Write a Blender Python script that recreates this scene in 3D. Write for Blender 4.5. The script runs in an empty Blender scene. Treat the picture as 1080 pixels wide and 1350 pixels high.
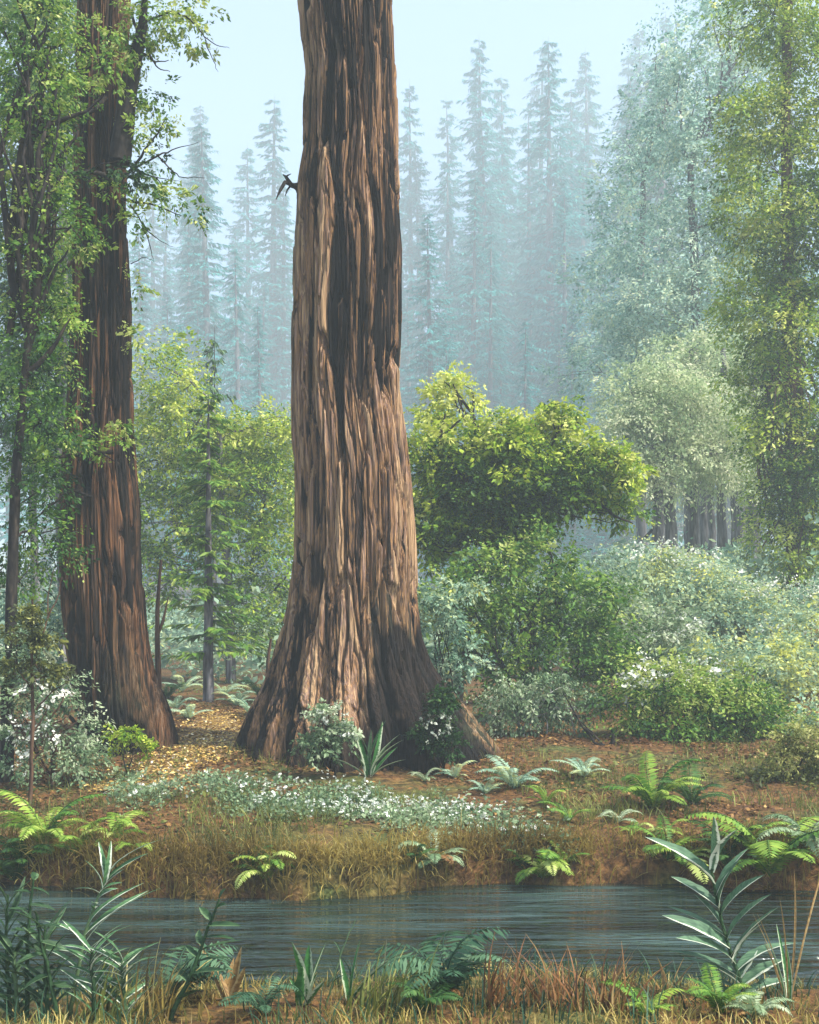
import bpy, math, random
import numpy as np
from mathutils import Vector, Matrix

rng = np.random.default_rng(7)
random.seed(7)
R = math.radians
F, HZ, CX, H = 1500.0, 850.0, 540.0, 1.9        # focal length and horizon in photo pixels, eye height above the water

scene = bpy.context.scene
col = scene.collection

# ------------------------------------------------------------------ numpy helpers
def _hash(i, j, k, seed):
    h = (i.astype(np.int64) * 374761393 + j.astype(np.int64) * 668265263 + k.astype(np.int64) * 2147483647 + seed * 144269)
    h = (h ^ (h >> 13)) * 1274126177
    h = (h ^ (h >> 16)) & 0x7fffffff
    return (h % 100003) / 100003.0

def noise(x, y, z, seed=0):
    x, y, z = np.broadcast_arrays(np.asarray(x, float), np.asarray(y, float), np.asarray(z, float))
    i, j, k = np.floor(x), np.floor(y), np.floor(z)
    fx, fy, fz = x - i, y - j, z - k
    fx, fy, fz = [f * f * (3 - 2 * f) for f in (fx, fy, fz)]
    r = 0
    for a in (0, 1):
        for b in (0, 1):
            for c in (0, 1):
                w = (fx if a else 1 - fx) * (fy if b else 1 - fy) * (fz if c else 1 - fz)
                r = r + w * _hash(i + a, j + b, k + c, seed)
    return r

def fbm(x, y, z, seed=0, o=4):
    s, a, t = 0, 1.0, 0
    for q in range(o):
        s = s + a * noise(x * 2 ** q, y * 2 ** q, z * 2 ** q, seed + q * 17)
        t += a; a *= .5
    return s / t

def sstep(a, b, x):
    t = np.clip((x - a) / (b - a), 0, 1)
    return t * t * (3 - 2 * t)

def unit(v):
    return v / np.maximum(np.linalg.norm(v, axis=-1, keepdims=True), 1e-9)

def rand_unit(n):
    return unit(rng.normal(size=(n, 3)))

# ------------------------------------------------------------------ terrain
def far_edge(x):  return 9.0 - .45 * np.exp(-((x + .9) / 1.5) ** 2) + .16 * np.sin(x * 1.3 + .6) + .07 * np.sin(x * 3.7) + .04 * np.sin(x * 9.1)
def near_edge(x): return 6.12 + .16 * np.sin(x * 1.1 + 1.) + .08 * np.sin(x * 3.1) - .25 * sstep(-1.2, -2.6, x)

def ground(x, y):
    x = np.asarray(x, float); y = np.asarray(y, float)
    fe, ne = far_edge(x), near_edge(x)
    u = y - fe
    bank = np.interp(u, [-.5, -.04, 0.0, .05, .22, .8, 2.2, 4.2, 7, 11, 21, 50, 110, 240],
                        [-.6, -.3, .0, .20, .31, .38, .5, .70, .85, .97, 1.25, 2.6, 6, 15])
    near = np.interp(ne - y, [-.5, -.1, 0.0, .15, .4, 1.5, 30], [-.6, -.2, .01, .10, .17, .26, .9])
    z = np.where(u > -.5, bank, np.where(ne - y > -.5, near, -.6))
    z = z + 1.9 * sstep(2.6, 8.5, x) * sstep(12.5, 26, y) + 2.2 * sstep(8, 40, np.abs(x)) * sstep(20, 60, y)
    far = sstep(0, 1.2, np.maximum(u, ne - y))
    calm = 1 - .85 * np.exp(-(((x + 1.2) / 3.2) ** 2 + ((y - 13.) / 1.8) ** 2))
    z = z + far * calm * (.16 * (fbm(x * .55, y * .55, 0, 3, 3) - .5) + .05 * (fbm(x * 3.1, y * 3.1, 0, 5, 3) - .5))
    z = z + sstep(.0, .3, np.maximum(u, ne - y)) * .03 * (noise(x * 9, y * 9, 0, 9) - .5)
    return z

def P(px, py, d):
    return np.array([(px - CX) / F * d, d, H - (py - HZ) / F * d])

def G(px, py, lo=4.2, hi=90.0):
    """where the view ray through a photo pixel meets the ground"""
    d = np.concatenate([np.arange(lo, 25, .02), np.arange(25, hi, .2)])
    X = (px - CX) / F * d
    Z = H - (py - HZ) / F * d
    g = ground(X, d)
    hit = np.nonzero(Z <= g)[0]
    k = hit[0] if len(hit) else len(d) - 1
    return np.array([X[k], d[k], g[k]])

def on_ground(px, d):
    x = (px - CX) / F * d
    return np.array([x, d, float(ground(x, d))])

# ------------------------------------------------------------------ object helpers
def tag(o, label=None, cat=None, group=None, kind=None):
    if label: o['label'] = label
    if cat: o['category'] = cat
    if group: o['group'] = group
    if kind: o['kind'] = kind
    return o

def thing(name, label, cat, loc, group=None, rotz=0.0, scale=1.0):
    o = bpy.data.objects.new(name, None)
    o.empty_display_size = .2
    col.objects.link(o)
    o.location = [float(v) for v in loc]; o.rotation_euler = (0, 0, rotz); o.scale = (scale,) * 3
    return tag(o, label, cat, group)

def mesh(name, V, Q, tint=None, smooth=False, extra=None):
    V = np.asarray(V, np.float32); Q = np.asarray(Q, np.int32)
    me = bpy.data.meshes.new(name)
    me.vertices.add(len(V)); me.vertices.foreach_set('co', V.ravel())
    me.loops.add(Q.size); me.loops.foreach_set('vertex_index', Q.ravel())
    me.polygons.add(len(Q)); me.polygons.foreach_set('loop_start', np.arange(0, Q.size, Q.shape[1], dtype=np.int32))
    if smooth: me.polygons.foreach_set('use_smooth', np.ones(len(Q), bool))
    for nm, arr in dict(tint=tint, **(extra or {})).items():
        if arr is not None:
            a = me.attributes.new(nm, 'FLOAT', 'POINT')
            a.data.foreach_set('value', np.asarray(arr, np.float32))
    me.update(calc_edges=True); me.validate()
    return me

def link(name, me, mat, parent=None, loc=(0, 0, 0), rot=None):
    o = bpy.data.objects.new(name, me)
    col.objects.link(o)
    if mat and not me.materials: me.materials.append(mat)
    if parent: o.parent = parent
    o.location = [float(v) for v in loc]
    if rot is not None: o.rotation_euler = rot
    return o

def build(name, geo, mat, parent=None, base=(0, 0, 0), smooth=False, extra=None):
    V, Q, t = geo
    return link(name, mesh(name, V - np.asarray(base), Q, t, smooth, extra), mat, parent)

def join(gs):
    V, Q, T, n = [], [], [], 0
    for v, q, t in gs:
        V.append(v); Q.append(q + n); T.append(t); n += len(v)
    return np.concatenate(V), np.concatenate(Q), np.concatenate(T)

def tubes(paths, ns=7, rough=.0):
    """tapered tubes along polylines; a path is (points, radii)"""
    out = []
    for pts, rad in paths:
        pts = np.asarray(pts, float); rad = np.asarray(rad, float)
        n = len(pts)
        tan = unit(np.gradient(pts, axis=0))
        ref = np.array([0, 1., 0]) if abs(tan[:, 1]).max() < .9 else np.array([1., 0, 0])
        s = unit(np.cross(tan, ref)); u = np.cross(s, tan)
        a = np.linspace(0, 2 * np.pi, ns, endpoint=False)
        rr = rad[:, None] * (1 + rough * (rng.random((n, ns)) - .5))
        V = pts[:, None, :] + rr[..., None] * (np.cos(a)[None, :, None] * s[:, None, :] + np.sin(a)[None, :, None] * u[:, None, :])
        i = np.arange(n - 1)[:, None] * ns; j = np.arange(ns)[None, :]; j2 = (j + 1) % ns
        Q = np.stack([i + j, i + j2, i + ns + j2, i + ns + j], -1).reshape(-1, 4)
        tip = len(V.reshape(-1, 3))
        out.append((V.reshape(-1, 3), Q, np.full(n * ns, rng.random())))
    return join(out)

def curve(a, b, n=9, bend=.15, sag=0.0, wob=.04):
    a, b = np.asarray(a, float), np.asarray(b, float)
    t = np.linspace(0, 1, n)[:, None]
    L = np.linalg.norm(b - a)
    side = rand_unit(1)[0] * L * bend
    p = a + (b - a) * t + side * (4 * t * (1 - t)) + np.array([0, 0, -sag * L]) * (4 * t * (1 - t))
    w = rng.normal(size=(n, 3)) * L * wob; w[0] = 0
    return p + w * np.minimum(1, t * 3)

def quads(base, d, side, ln, wd, tint, droop=0.0, fold=0.0):
    """leaf blades: one rhombus each, widest at .45 of its length"""
    n = len(base)
    ln = np.broadcast_to(ln, (n,))[:, None]; wd = np.broadcast_to(wd, (n,))[:, None]
    mid = base + d * ln * .45
    tip = base + d * ln; tip = tip + np.array([0, 0, -1.]) * ln * droop
    nrm = np.cross(d, side)
    V = np.stack([base, mid + side * wd * .5 + nrm * wd * fold, tip, mid - side * wd * .5 + nrm * wd * fold], 1).reshape(-1, 3)
    return V, np.arange(4 * n).reshape(n, 4), np.repeat(tint, 4)

def sprays(c, axis, L, leaf, wid, k, tint, flat=.5, droop=.2, spread=1.0, jit=.12):
    """twigs of k leaves: c spray roots (n,3), axis directions"""
    n = len(c)
    up = np.tile(np.array([0, 0, 1.]), (n, 1)) + rng.normal(size=(n, 3)) * .45
    side = unit(np.cross(axis, up)); nor = np.cross(side, axis)
    t = rng.random((n, k)); s = rng.choice([-1, 1], (n, k))
    Ls = (L * (.6 + .8 * rng.random(n)))[:, None]
    pos = c[:, None] + axis[:, None] * (t * Ls)[..., None] + side[:, None] * (s * .35 * spread * Ls * (1 - .6 * t) * rng.random((n, k)))[..., None]
    pos = pos + nor[:, None] * (rng.normal(size=(n, k)) * .09 * Ls)[..., None] - np.array([0, 0, 1.]) * (droop * Ls * t * t)[..., None]
    d = unit(axis[:, None] * .7 + side[:, None] * (s * (.5 + .6 * rng.random((n, k))))[..., None] + rng.normal(size=(n, k, 3)) * .3 - np.array([0, 0, droop]))
    ln = unit(nor[:, None] * 1.0 + rng.normal(size=(n, k, 3)) * flat)
    sd = unit(np.cross(d, ln))
    l = leaf * (.6 + .8 * rng.random((n, k))) * (.7 + .7 * rng.random((n, 1)) ** 2)
    tt = np.clip(tint[:, None] + rng.normal(size=(n, k)) * jit, 0, 1)
    return quads(pos.reshape(-1, 3), d.reshape(-1, 3), sd.reshape(-1, 3), l.ravel(), l.ravel() * wid, tt.ravel(), .12, .12)

def blob_points(blobs, d, dens, gap=.42, shell=.45, seed=0, lpx=7.0):
    """spray roots inside ellipsoids given in photo pixels at depth d: (px, py, rx, ry, depth offset, tint)"""
    Cs, Ax, Ti = [], [], []
    for b in blobs:
        px, py, rx, ry = b[:4]
        dd = b[4] if len(b) > 4 else 0.0
        tb = b[5] if len(b) > 5 else .5
        D = d + dd
        c = P(px, py, D); m = D / F
        rad = np.array([rx * m, (rx + ry) * .5 * m, ry * m])
        n = max(6, int(dens * rx * ry * math.pi / 900.0 * (7.0 / lpx) ** 2))
        u = rand_unit(n * 2)
        r = (shell + (1 - shell) * rng.random(len(u))) ** .6
        p = u * r[:, None] * rad
        s = max(rad) * .36
        q = (p + c) / s
        keep = noise(q[:, 0], q[:, 1], q[:, 2], seed) > gap
        edge = 1 + .35 * (noise(q[:, 0] * 1.7, q[:, 1] * 1.7, q[:, 2] * 1.7, seed + 5) - .5)
        p = p * edge[:, None]
        p, u, q = p[keep], u[keep], q[keep]
        Cs.append(p + c); Ax.append(unit(u * np.array([1, 1, .7]) + rng.normal(size=u.shape) * .45))
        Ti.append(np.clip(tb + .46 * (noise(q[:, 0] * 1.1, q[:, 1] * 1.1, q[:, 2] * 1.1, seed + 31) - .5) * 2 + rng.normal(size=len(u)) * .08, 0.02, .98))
    return np.concatenate(Cs), np.concatenate(Ax), np.concatenate(Ti)

# ------------------------------------------------------------------ materials
def new_mat(name):
    m = bpy.data.materials.new(name); m.use_nodes = True
    nt = m.node_tree; nt.nodes.clear()
    out = nt.nodes.new('ShaderNodeOutputMaterial')
    return m, nt, out

def ramp(nt, stops, fac=None, interp='LINEAR'):
    r = nt.nodes.new('ShaderNodeValToRGB'); r.color_ramp.interpolation = interp
    e = r.color_ramp.elements
    while len(e) < len(stops): e.new(.5)
    for i, (p, c) in enumerate(stops):
        e[i].position = p; e[i].color = (*c, 1)
    if fac is not None: nt.links.new(fac, r.inputs[0])
    return r

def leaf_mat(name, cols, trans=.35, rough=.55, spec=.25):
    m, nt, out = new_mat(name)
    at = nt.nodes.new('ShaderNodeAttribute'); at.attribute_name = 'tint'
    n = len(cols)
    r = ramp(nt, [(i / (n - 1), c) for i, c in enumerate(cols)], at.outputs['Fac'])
    p = nt.nodes.new('ShaderNodeBsdfPrincipled')
    p.inputs['Roughness'].default_value = rough; p.inputs['Specular IOR Level'].default_value = spec
    t = nt.nodes.new('ShaderNodeBsdfTranslucent')
    mx = nt.nodes.new('ShaderNodeMixShader'); mx.inputs[0].default_value = trans
    nt.links.new(r.outputs[0], p.inputs['Base Color']); nt.links.new(r.outputs[0], t.inputs[0])
    nt.links.new(p.outputs[0], mx.inputs[1]); nt.links.new(t.outputs[0], mx.inputs[2])
    nt.links.new(mx.outputs[0], out.inputs[0])
    return m

def bark_mat(name, stops, sxy=9.0, sz=.7, bump=.35, moss=None, plate=0.0):
    m, nt, out = new_mat(name)
    tc = nt.nodes.new('ShaderNodeTexCoord')
    mp = nt.nodes.new('ShaderNodeMapping'); mp.inputs['Scale'].default_value = (sxy, sxy, sz)
    nt.links.new(tc.outputs['Object'], mp.inputs[0])
    n1 = nt.nodes.new('ShaderNodeTexNoise'); n1.inputs['Scale'].default_value = 1.0; n1.inputs['Detail'].default_value = 6; n1.inputs['Roughness'].default_value = .62; n1.inputs['Distortion'].default_value = .35
    nt.links.new(mp.outputs[0], n1.inputs['Vector'])
    mp0 = nt.nodes.new('ShaderNodeMapping'); mp0.inputs['Scale'].default_value = (3.2, 3.2, .45)
    nt.links.new(tc.outputs['Object'], mp0.inputs[0])
    n0 = nt.nodes.new('ShaderNodeTexNoise'); n0.inputs['Scale'].default_value = 1.0; n0.inputs['Detail'].default_value = 3
    nt.links.new(mp0.outputs[0], n0.inputs['Vector'])
    ma = nt.nodes.new('ShaderNodeMath'); ma.operation = 'MULTIPLY_ADD'; ma.inputs[1].default_value = .55; ma.inputs[2].default_value = -.27
    nt.links.new(n0.outputs[0], ma.inputs[0])
    mb = nt.nodes.new('ShaderNodeMath'); mb.operation = 'ADD'; nt.links.new(ma.outputs[0], mb.inputs[0]); nt.links.new(n1.outputs[0], mb.inputs[1])
    if plate:
        at = nt.nodes.new('ShaderNodeAttribute'); at.attribute_name = 'tint'
        mc = nt.nodes.new('ShaderNodeMath'); mc.operation = 'MULTIPLY_ADD'; mc.inputs[1].default_value = plate; mc.inputs[2].default_value = -plate * .5
        nt.links.new(at.outputs['Fac'], mc.inputs[0])
        mb2 = nt.nodes.new('ShaderNodeMath'); mb2.operation = 'ADD'; nt.links.new(mc.outputs[0], mb2.inputs[0]); nt.links.new(mb.outputs[0], mb2.inputs[1]); mb = mb2
    r = ramp(nt, stops, mb.outputs[0])
    c = r.outputs[0]
    mp2 = nt.nodes.new('ShaderNodeMapping'); mp2.inputs['Scale'].default_value = (sxy * 2.2, sxy * 2.2, sz * 2.6)
    nt.links.new(tc.outputs['Object'], mp2.inputs[0])
    n2 = nt.nodes.new('ShaderNodeTexNoise'); n2.inputs['Scale'].default_value = 1.0; n2.inputs['Detail'].default_value = 5
    nt.links.new(mp2.outputs[0], n2.inputs['Vector'])
    if moss:
        n3 = nt.nodes.new('ShaderNodeTexNoise'); n3.inputs['Scale'].default_value = moss[1]; n3.inputs['Detail'].default_value = 4
        mp3 = nt.nodes.new('ShaderNodeMapping'); mp3.inputs['Scale'].default_value = (1, 1, .25)
        nt.links.new(tc.outputs['Object'], mp3.inputs[0]); nt.links.new(mp3.outputs[0], n3.inputs['Vector'])
        rm = ramp(nt, [(moss[2], (0, 0, 0)), (moss[2] + .16, (1, 1, 1))], n3.outputs[0])
        mu = nt.nodes.new('ShaderNodeMath'); mu.operation = 'MULTIPLY'; mu.inputs[1].default_value = moss[3]
        nt.links.new(rm.outputs[0], mu.inputs[0])
        mix = nt.nodes.new('ShaderNodeMixRGB'); mix.inputs[2].default_value = (*moss[0], 1)
        nt.links.new(mu.outputs[0], mix.inputs[0]); nt.links.new(c, mix.inputs[1]); c = mix.outputs[0]
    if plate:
        ac = nt.nodes.new('ShaderNodeAttribute'); ac.attribute_name = 'shade_stain'
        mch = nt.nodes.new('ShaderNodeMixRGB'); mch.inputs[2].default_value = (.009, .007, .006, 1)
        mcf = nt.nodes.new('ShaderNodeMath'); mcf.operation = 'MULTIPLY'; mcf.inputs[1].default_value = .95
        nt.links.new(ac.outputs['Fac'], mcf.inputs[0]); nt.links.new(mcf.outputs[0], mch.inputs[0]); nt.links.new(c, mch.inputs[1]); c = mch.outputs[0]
    mul = nt.nodes.new('ShaderNodeMixRGB'); mul.blend_type = 'MULTIPLY'; mul.inputs[0].default_value = .9
    r2 = ramp(nt, [(.36, (.32, .29, .28)), (.62, (1.15, 1.12, 1.1))], n2.outputs[0])
    nt.links.new(c, mul.inputs[1]); nt.links.new(r2.outputs[0], mul.inputs[2])
    p = nt.nodes.new('ShaderNodeBsdfPrincipled'); p.inputs['Roughness'].default_value = .85; p.inputs['Specular IOR Level'].default_value = .15
    nt.links.new(mul.outputs[0], p.inputs['Base Color'])
    b = nt.nodes.new('ShaderNodeBump'); b.inputs['Strength'].default_value = bump; b.inputs['Distance'].default_value = .05 if plate else .02
    nt.links.new(n2.outputs[0], b.inputs['Height']); nt.links.new(b.outputs[0], p.inputs['Normal'])
    nt.links.new(p.outputs[0], out.inputs[0])
    return m

M = {}
M['redwood'] = bark_mat('redwood_bark', [(.28, (.005, .004, .003)), (.42, (.014, .010, .007)), (.455, (.055, .032, .020)), (.495, (.12, .074, .052)),
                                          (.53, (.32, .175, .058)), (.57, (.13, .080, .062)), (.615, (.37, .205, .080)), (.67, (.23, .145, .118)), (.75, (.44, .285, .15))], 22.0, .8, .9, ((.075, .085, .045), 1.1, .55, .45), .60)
M['redwood_dark'] = bark_mat('dark_redwood_bark', [(.32, (.007, .006, .005)), (.45, (.018, .013, .009)), (.52, (.042, .026, .016)), (.58, (.10, .050, .024)),
                                          (.66, (.17, .078, .032)), (.82, (.22, .14, .085))], 22.0, .8, .9, ((.035, .042, .02), .9, .50, .5), .40)  # bark of the leaning redwood, darker brown than the big trunk
M['dark_bark'] = bark_mat('dark_branch_bark', [(.3, (.008, .008, .008)), (.55, (.03, .025, .02)), (.75, (.09, .07, .05))], 14, 4, .3)
M['grey_bark'] = bark_mat('grey_bark', [(.3, (.07, .07, .075)), (.55, (.17, .165, .17)), (.75, (.3, .28, .27))], 9, 1.2, .3)
M['brown_bark'] = bark_mat('brown_bark', [(.3, (.03, .018, .012)), (.55, (.11, .065, .04)), (.75, (.24, .15, .09))], 10, 1.5, .3)
M['pale_bark'] = bark_mat('pale_bark', [(.3, (.2, .2, .19)), (.55, (.38, .37, .35)), (.75, (.6, .58, .55))], 12, 2, .2)

L = {}
def lm(k, cols, **kw): L[k] = leaf_mat(k + '_leaves', cols, **kw)
lm('lime',   [(.018, .055, .010), (.08, .18, .016), (.24, .38, .022), (.46, .54, .045), (.66, .68, .20)])
lm('bright', [(.014, .045, .012), (.045, .13, .018), (.12, .25, .03), (.27, .38, .05), (.50, .55, .17)])
lm('deep',   [(.008, .022, .010), (.014, .05, .012), (.030, .09, .018), (.06, .14, .03), (.14, .22, .06)])
lm('olive',  [(.03, .04, .012), (.07, .09, .02), (.14, .16, .035), (.26, .27, .06), (.42, .42, .15)])
lm('sage',   [(.04, .085, .040), (.11, .19, .085), (.22, .32, .16), (.38, .46, .27), (.60, .63, .46)])
lm('mint',   [(.05, .13, .075), (.16, .30, .19), (.32, .46, .32), (.50, .58, .30), (.66, .66, .14)])
lm('teal',   [(.003, .10, .10), (.008, .20, .20), (.02, .28, .27), (.06, .36, .32), (.14, .42, .33)], trans=.25)  # far needles, their teal lightened by haze painted into the colour
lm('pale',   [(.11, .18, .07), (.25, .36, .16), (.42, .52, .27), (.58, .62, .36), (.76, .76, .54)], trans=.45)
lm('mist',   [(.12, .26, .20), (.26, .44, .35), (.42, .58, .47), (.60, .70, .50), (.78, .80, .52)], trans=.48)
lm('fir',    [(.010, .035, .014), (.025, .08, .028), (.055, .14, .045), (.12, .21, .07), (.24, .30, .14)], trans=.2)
lm('redfern',[(.05, .025, .012), (.12, .05, .02), (.22, .10, .035), (.32, .18, .06), (.4, .28, .12)])
lm('straw',  [(.045, .035, .012), (.12, .085, .025), (.25, .18, .048), (.40, .31, .08), (.58, .50, .2)])
lm('litter', [(.03, .017, .009), (.085, .040, .016), (.17, .08, .026), (.29, .155, .042), (.46, .32, .11)], trans=.1)
lm('sun_gold',   [(.07, .037, .013), (.22, .12, .032), (.44, .27, .06), (.62, .46, .14), (.82, .75, .52)], trans=.1)  # leaf gold brightened to paint a sun patch on the trail
lm('white',  [(.34, .40, .28), (.54, .58, .46), (.70, .72, .62), (.82, .81, .73)], trans=.25)
lm('blade',  [(.012, .038, .020), (.028, .08, .042), (.055, .13, .065), (.10, .19, .10), (.22, .31, .19)])

def ground_mat():
    m, nt, out = new_mat('forest_floor')
    tc = nt.nodes.new('ShaderNodeTexCoord')
    def nz(s, det, rough=.6):
        n = nt.nodes.new('ShaderNodeTexNoise'); n.inputs['Scale'].default_value = s; n.inputs['Detail'].default_value = det; n.inputs['Roughness'].default_value = rough
        nt.links.new(tc.outputs['Object'], n.inputs['Vector']); return n
    a, b, c = nz(1.1, 6), nz(14, 6, .7), nz(.5, 4)
    r1 = ramp(nt, [(.30, (.022, .014, .008)), (.44, (.065, .034, .014)), (.55, (.14, .068, .022)), (.68, (.22, .125, .04))], b.outputs[0])
    r2 = ramp(nt, [(.30, (.02, .022, .008)), (.5, (.06, .075, .02)), (.7, (.15, .16, .045))], b.outputs[0])
    mk = ramp(nt, [(.48, (0, 0, 0)), (.66, (1, 1, 1))], a.outputs[0])
    mx = nt.nodes.new('ShaderNodeMixRGB')
    nt.links.new(mk.outputs[0], mx.inputs[0]); nt.links.new(r1.outputs[0], mx.inputs[1]); nt.links.new(r2.outputs[0], mx.inputs[2])
    p = nt.nodes.new('ShaderNodeBsdfPrincipled'); p.inputs['Roughness'].default_value = .9; p.inputs['Specular IOR Level'].default_value = .15
    nt.links.new(mx.outputs[0], p.inputs['Base Color'])
    bm = nt.nodes.new('ShaderNodeBump'); bm.inputs['Strength'].default_value = .8; bm.inputs['Distance'].default_value = .04
    nt.links.new(b.outputs[0], bm.inputs['Height']); nt.links.new(bm.outputs[0], p.inputs['Normal'])
    nt.links.new(p.outputs[0], out.inputs[0])
    return m

def path_mat():
    m, nt, out = new_mat('leafy_path')
    tc = nt.nodes.new('ShaderNodeTexCoord')
    n = nt.nodes.new('ShaderNodeTexNoise'); n.inputs['Scale'].default_value = 9; n.inputs['Detail'].default_value = 6; n.inputs['Roughness'].default_value = .7
    nt.links.new(tc.outputs['Object'], n.inputs['Vector'])
    r = ramp(nt, [(.3, (.04, .022, .01)), (.45, (.12, .065, .022)), (.58, (.24, .15, .045)), (.7, (.42, .33, .16))], n.outputs[0])
    p = nt.nodes.new('ShaderNodeBsdfPrincipled'); p.inputs['Roughness'].default_value = .85
    nt.links.new(r.outputs[0], p.inputs['Base Color'])
    bm = nt.nodes.new('ShaderNodeBump'); bm.inputs['Strength'].default_value = .7; bm.inputs['Distance'].default_value = .03
    nt.links.new(n.outputs[0], bm.inputs['Height']); nt.links.new(bm.outputs[0], p.inputs['Normal'])
    nt.links.new(p.outputs[0], out.inputs[0])
    return m

def water_mat():
    m, nt, out = new_mat('stream_water')
    tc = nt.nodes.new('ShaderNodeTexCoord')
    def wave(sx, sy, det, dist):
        mp = nt.nodes.new('ShaderNodeMapping'); mp.inputs['Scale'].default_value = (sx, sy, 1)
        n = nt.nodes.new('ShaderNodeTexNoise'); n.inputs['Scale'].default_value = 1; n.inputs['Detail'].default_value = det; n.inputs['Distortion'].default_value = dist
        nt.links.new(tc.outputs['Object'], mp.inputs[0]); nt.links.new(mp.outputs[0], n.inputs['Vector']); return n
    a, b = wave(.7, 5.0, 3, .9), wave(3, 16, 2, .4)
    ad = nt.nodes.new('ShaderNodeMath'); ad.operation = 'MULTIPLY_ADD'; ad.inputs[1].default_value = .22
    nt.links.new(b.outputs[0], ad.inputs[0]); nt.links.new(a.outputs[0], ad.inputs[2])
    bm = nt.nodes.new('ShaderNodeBump'); bm.inputs['Strength'].default_value = 1.0; bm.inputs['Distance'].default_value = .15
    nt.links.new(ad.outputs[0], bm.inputs['Height'])
    c = wave(.5, 1.6, 3, .3)
    r = ramp(nt, [(.35, (.005, .009, .006)), (.52, (.014, .027, .020)), (.68, (.036, .062, .055))], c.outputs[0])
    p = nt.nodes.new('ShaderNodeBsdfPrincipled'); p.inputs['Roughness'].default_value = .035; p.inputs['IOR'].default_value = 1.33
    p.inputs['Specular IOR Level'].default_value = .75
    nt.links.new(r.outputs[0], p.inputs['Base Color']); nt.links.new(bm.outputs[0], p.inputs['Normal'])
    nt.links.new(p.outputs[0], out.inputs[0])
    return m

# ------------------------------------------------------------------ setting: ground, path, water
def grid(xs, ys, zf):
    X, Y = np.meshgrid(xs, ys)
    V = np.stack([X, Y, zf(X, Y)], -1).reshape(-1, 3)
    n = len(xs); i = np.arange(len(ys) - 1)[:, None] * n; j = np.arange(n - 1)[None, :]
    Q = np.stack([i + j, i + j + 1, i + n + j + 1, i + n + j], -1).reshape(-1, 4)
    return V, Q, np.zeros(len(V))

def spaced(a0, a1, step, lo, hi, g=1.16):
    mid = list(np.arange(a0, a1 + 1e-6, step))
    s = step
    while mid[-1] < hi: s *= g; mid.append(min(hi, mid[-1] + s))
    s = step
    while mid[0] > lo: s *= g; mid.insert(0, max(lo, mid[0] - s))
    return np.array(mid)

gx, gy = spaced(-6, 9, .06, -170, 170), spaced(4, 18, .06, -24, 258)
g = build('ground', grid(gx, gy, ground), ground_mat(), smooth=True); tag(g, 'brown forest floor and stream banks under leaf litter', 'ground', kind='structure')

wx, wy = np.linspace(-60, 60, 121), np.linspace(2, 12, 21)
w = build('water', grid(wx, wy, lambda x, y: 0 * x), water_mat()); tag(w, 'dark rippled stream water between the grassy banks', 'stream', kind='structure')

pc = np.array([G(150, 1045), G(215, 1022), G(250, 1000), G(272, 984), G(280, 968), G(282, 955), G(290, 938)])[:, :2]
pt = np.linspace(0, len(pc) - 1, 160)
pcx, pcy = [np.interp(pt, np.arange(len(pc)), pc[:, k]) for k in (0, 1)]
pv = np.linspace(-1, 1, 22)
pw = .34 + .08 * np.sin(pt * 3.3) + .12 * noise(pt * 2, 0, 0, 4)
tx = np.gradient(pcx); ty = np.gradient(pcy); tl = np.hypot(tx, ty)
PX = pcx[:, None] - (ty / tl)[:, None] * pv * pw[:, None]; PY = pcy[:, None] + (tx / tl)[:, None] * pv * pw[:, None]
PX = PX + .10 * (noise(PX * 4, PY * 4, 0, 8) - .5)
i = np.arange(159)[:, None] * 22; j = np.arange(21)[None]
PZ = ground(PX, PY) + .022 * (1 - np.abs(pv[None]) ** 4) - .008
pth = build('path', (np.stack([PX, PY, PZ], -1).reshape(-1, 3), np.stack([i + j, i + j + 1, i + 23 + j, i + 22 + j], -1).reshape(-1, 4), np.zeros(160 * 22)), path_mat(), smooth=True)
tag(pth, 'ochre leaf covered trail running between the two redwoods', 'path', kind='structure')

# ------------------------------------------------------------------ the redwoods
def plates(u, v, n, seed):
    """cells of a jittered lattice that wraps round the trunk: nearest and second distance, and the cell's own random number"""
    iu, iv = np.floor(u), np.floor(v)
    d1 = np.full(u.shape, 9.0); d2 = d1.copy(); idv = np.zeros(u.shape)
    for a in (-1, 0, 1):
        for b in (-2, -1, 0, 1, 2):
            cu, cv = iu + a, iv + b
            wu = np.mod(cu, n)
            ju, jv = _hash(wu, cv, wu * 0, seed), _hash(wu, cv, wu * 0, seed + 1)
            d = np.hypot((cu + ju - u), (cv + jv - v))
            idn = _hash(wu, cv, wu * 0, seed + 2)
            m1 = d < d1
            d2 = np.where(m1, d1, np.minimum(d2, d)); idv = np.where(m1, idn, idv); d1 = np.minimum(d, d1)
    return d1, d2, idv

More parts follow.
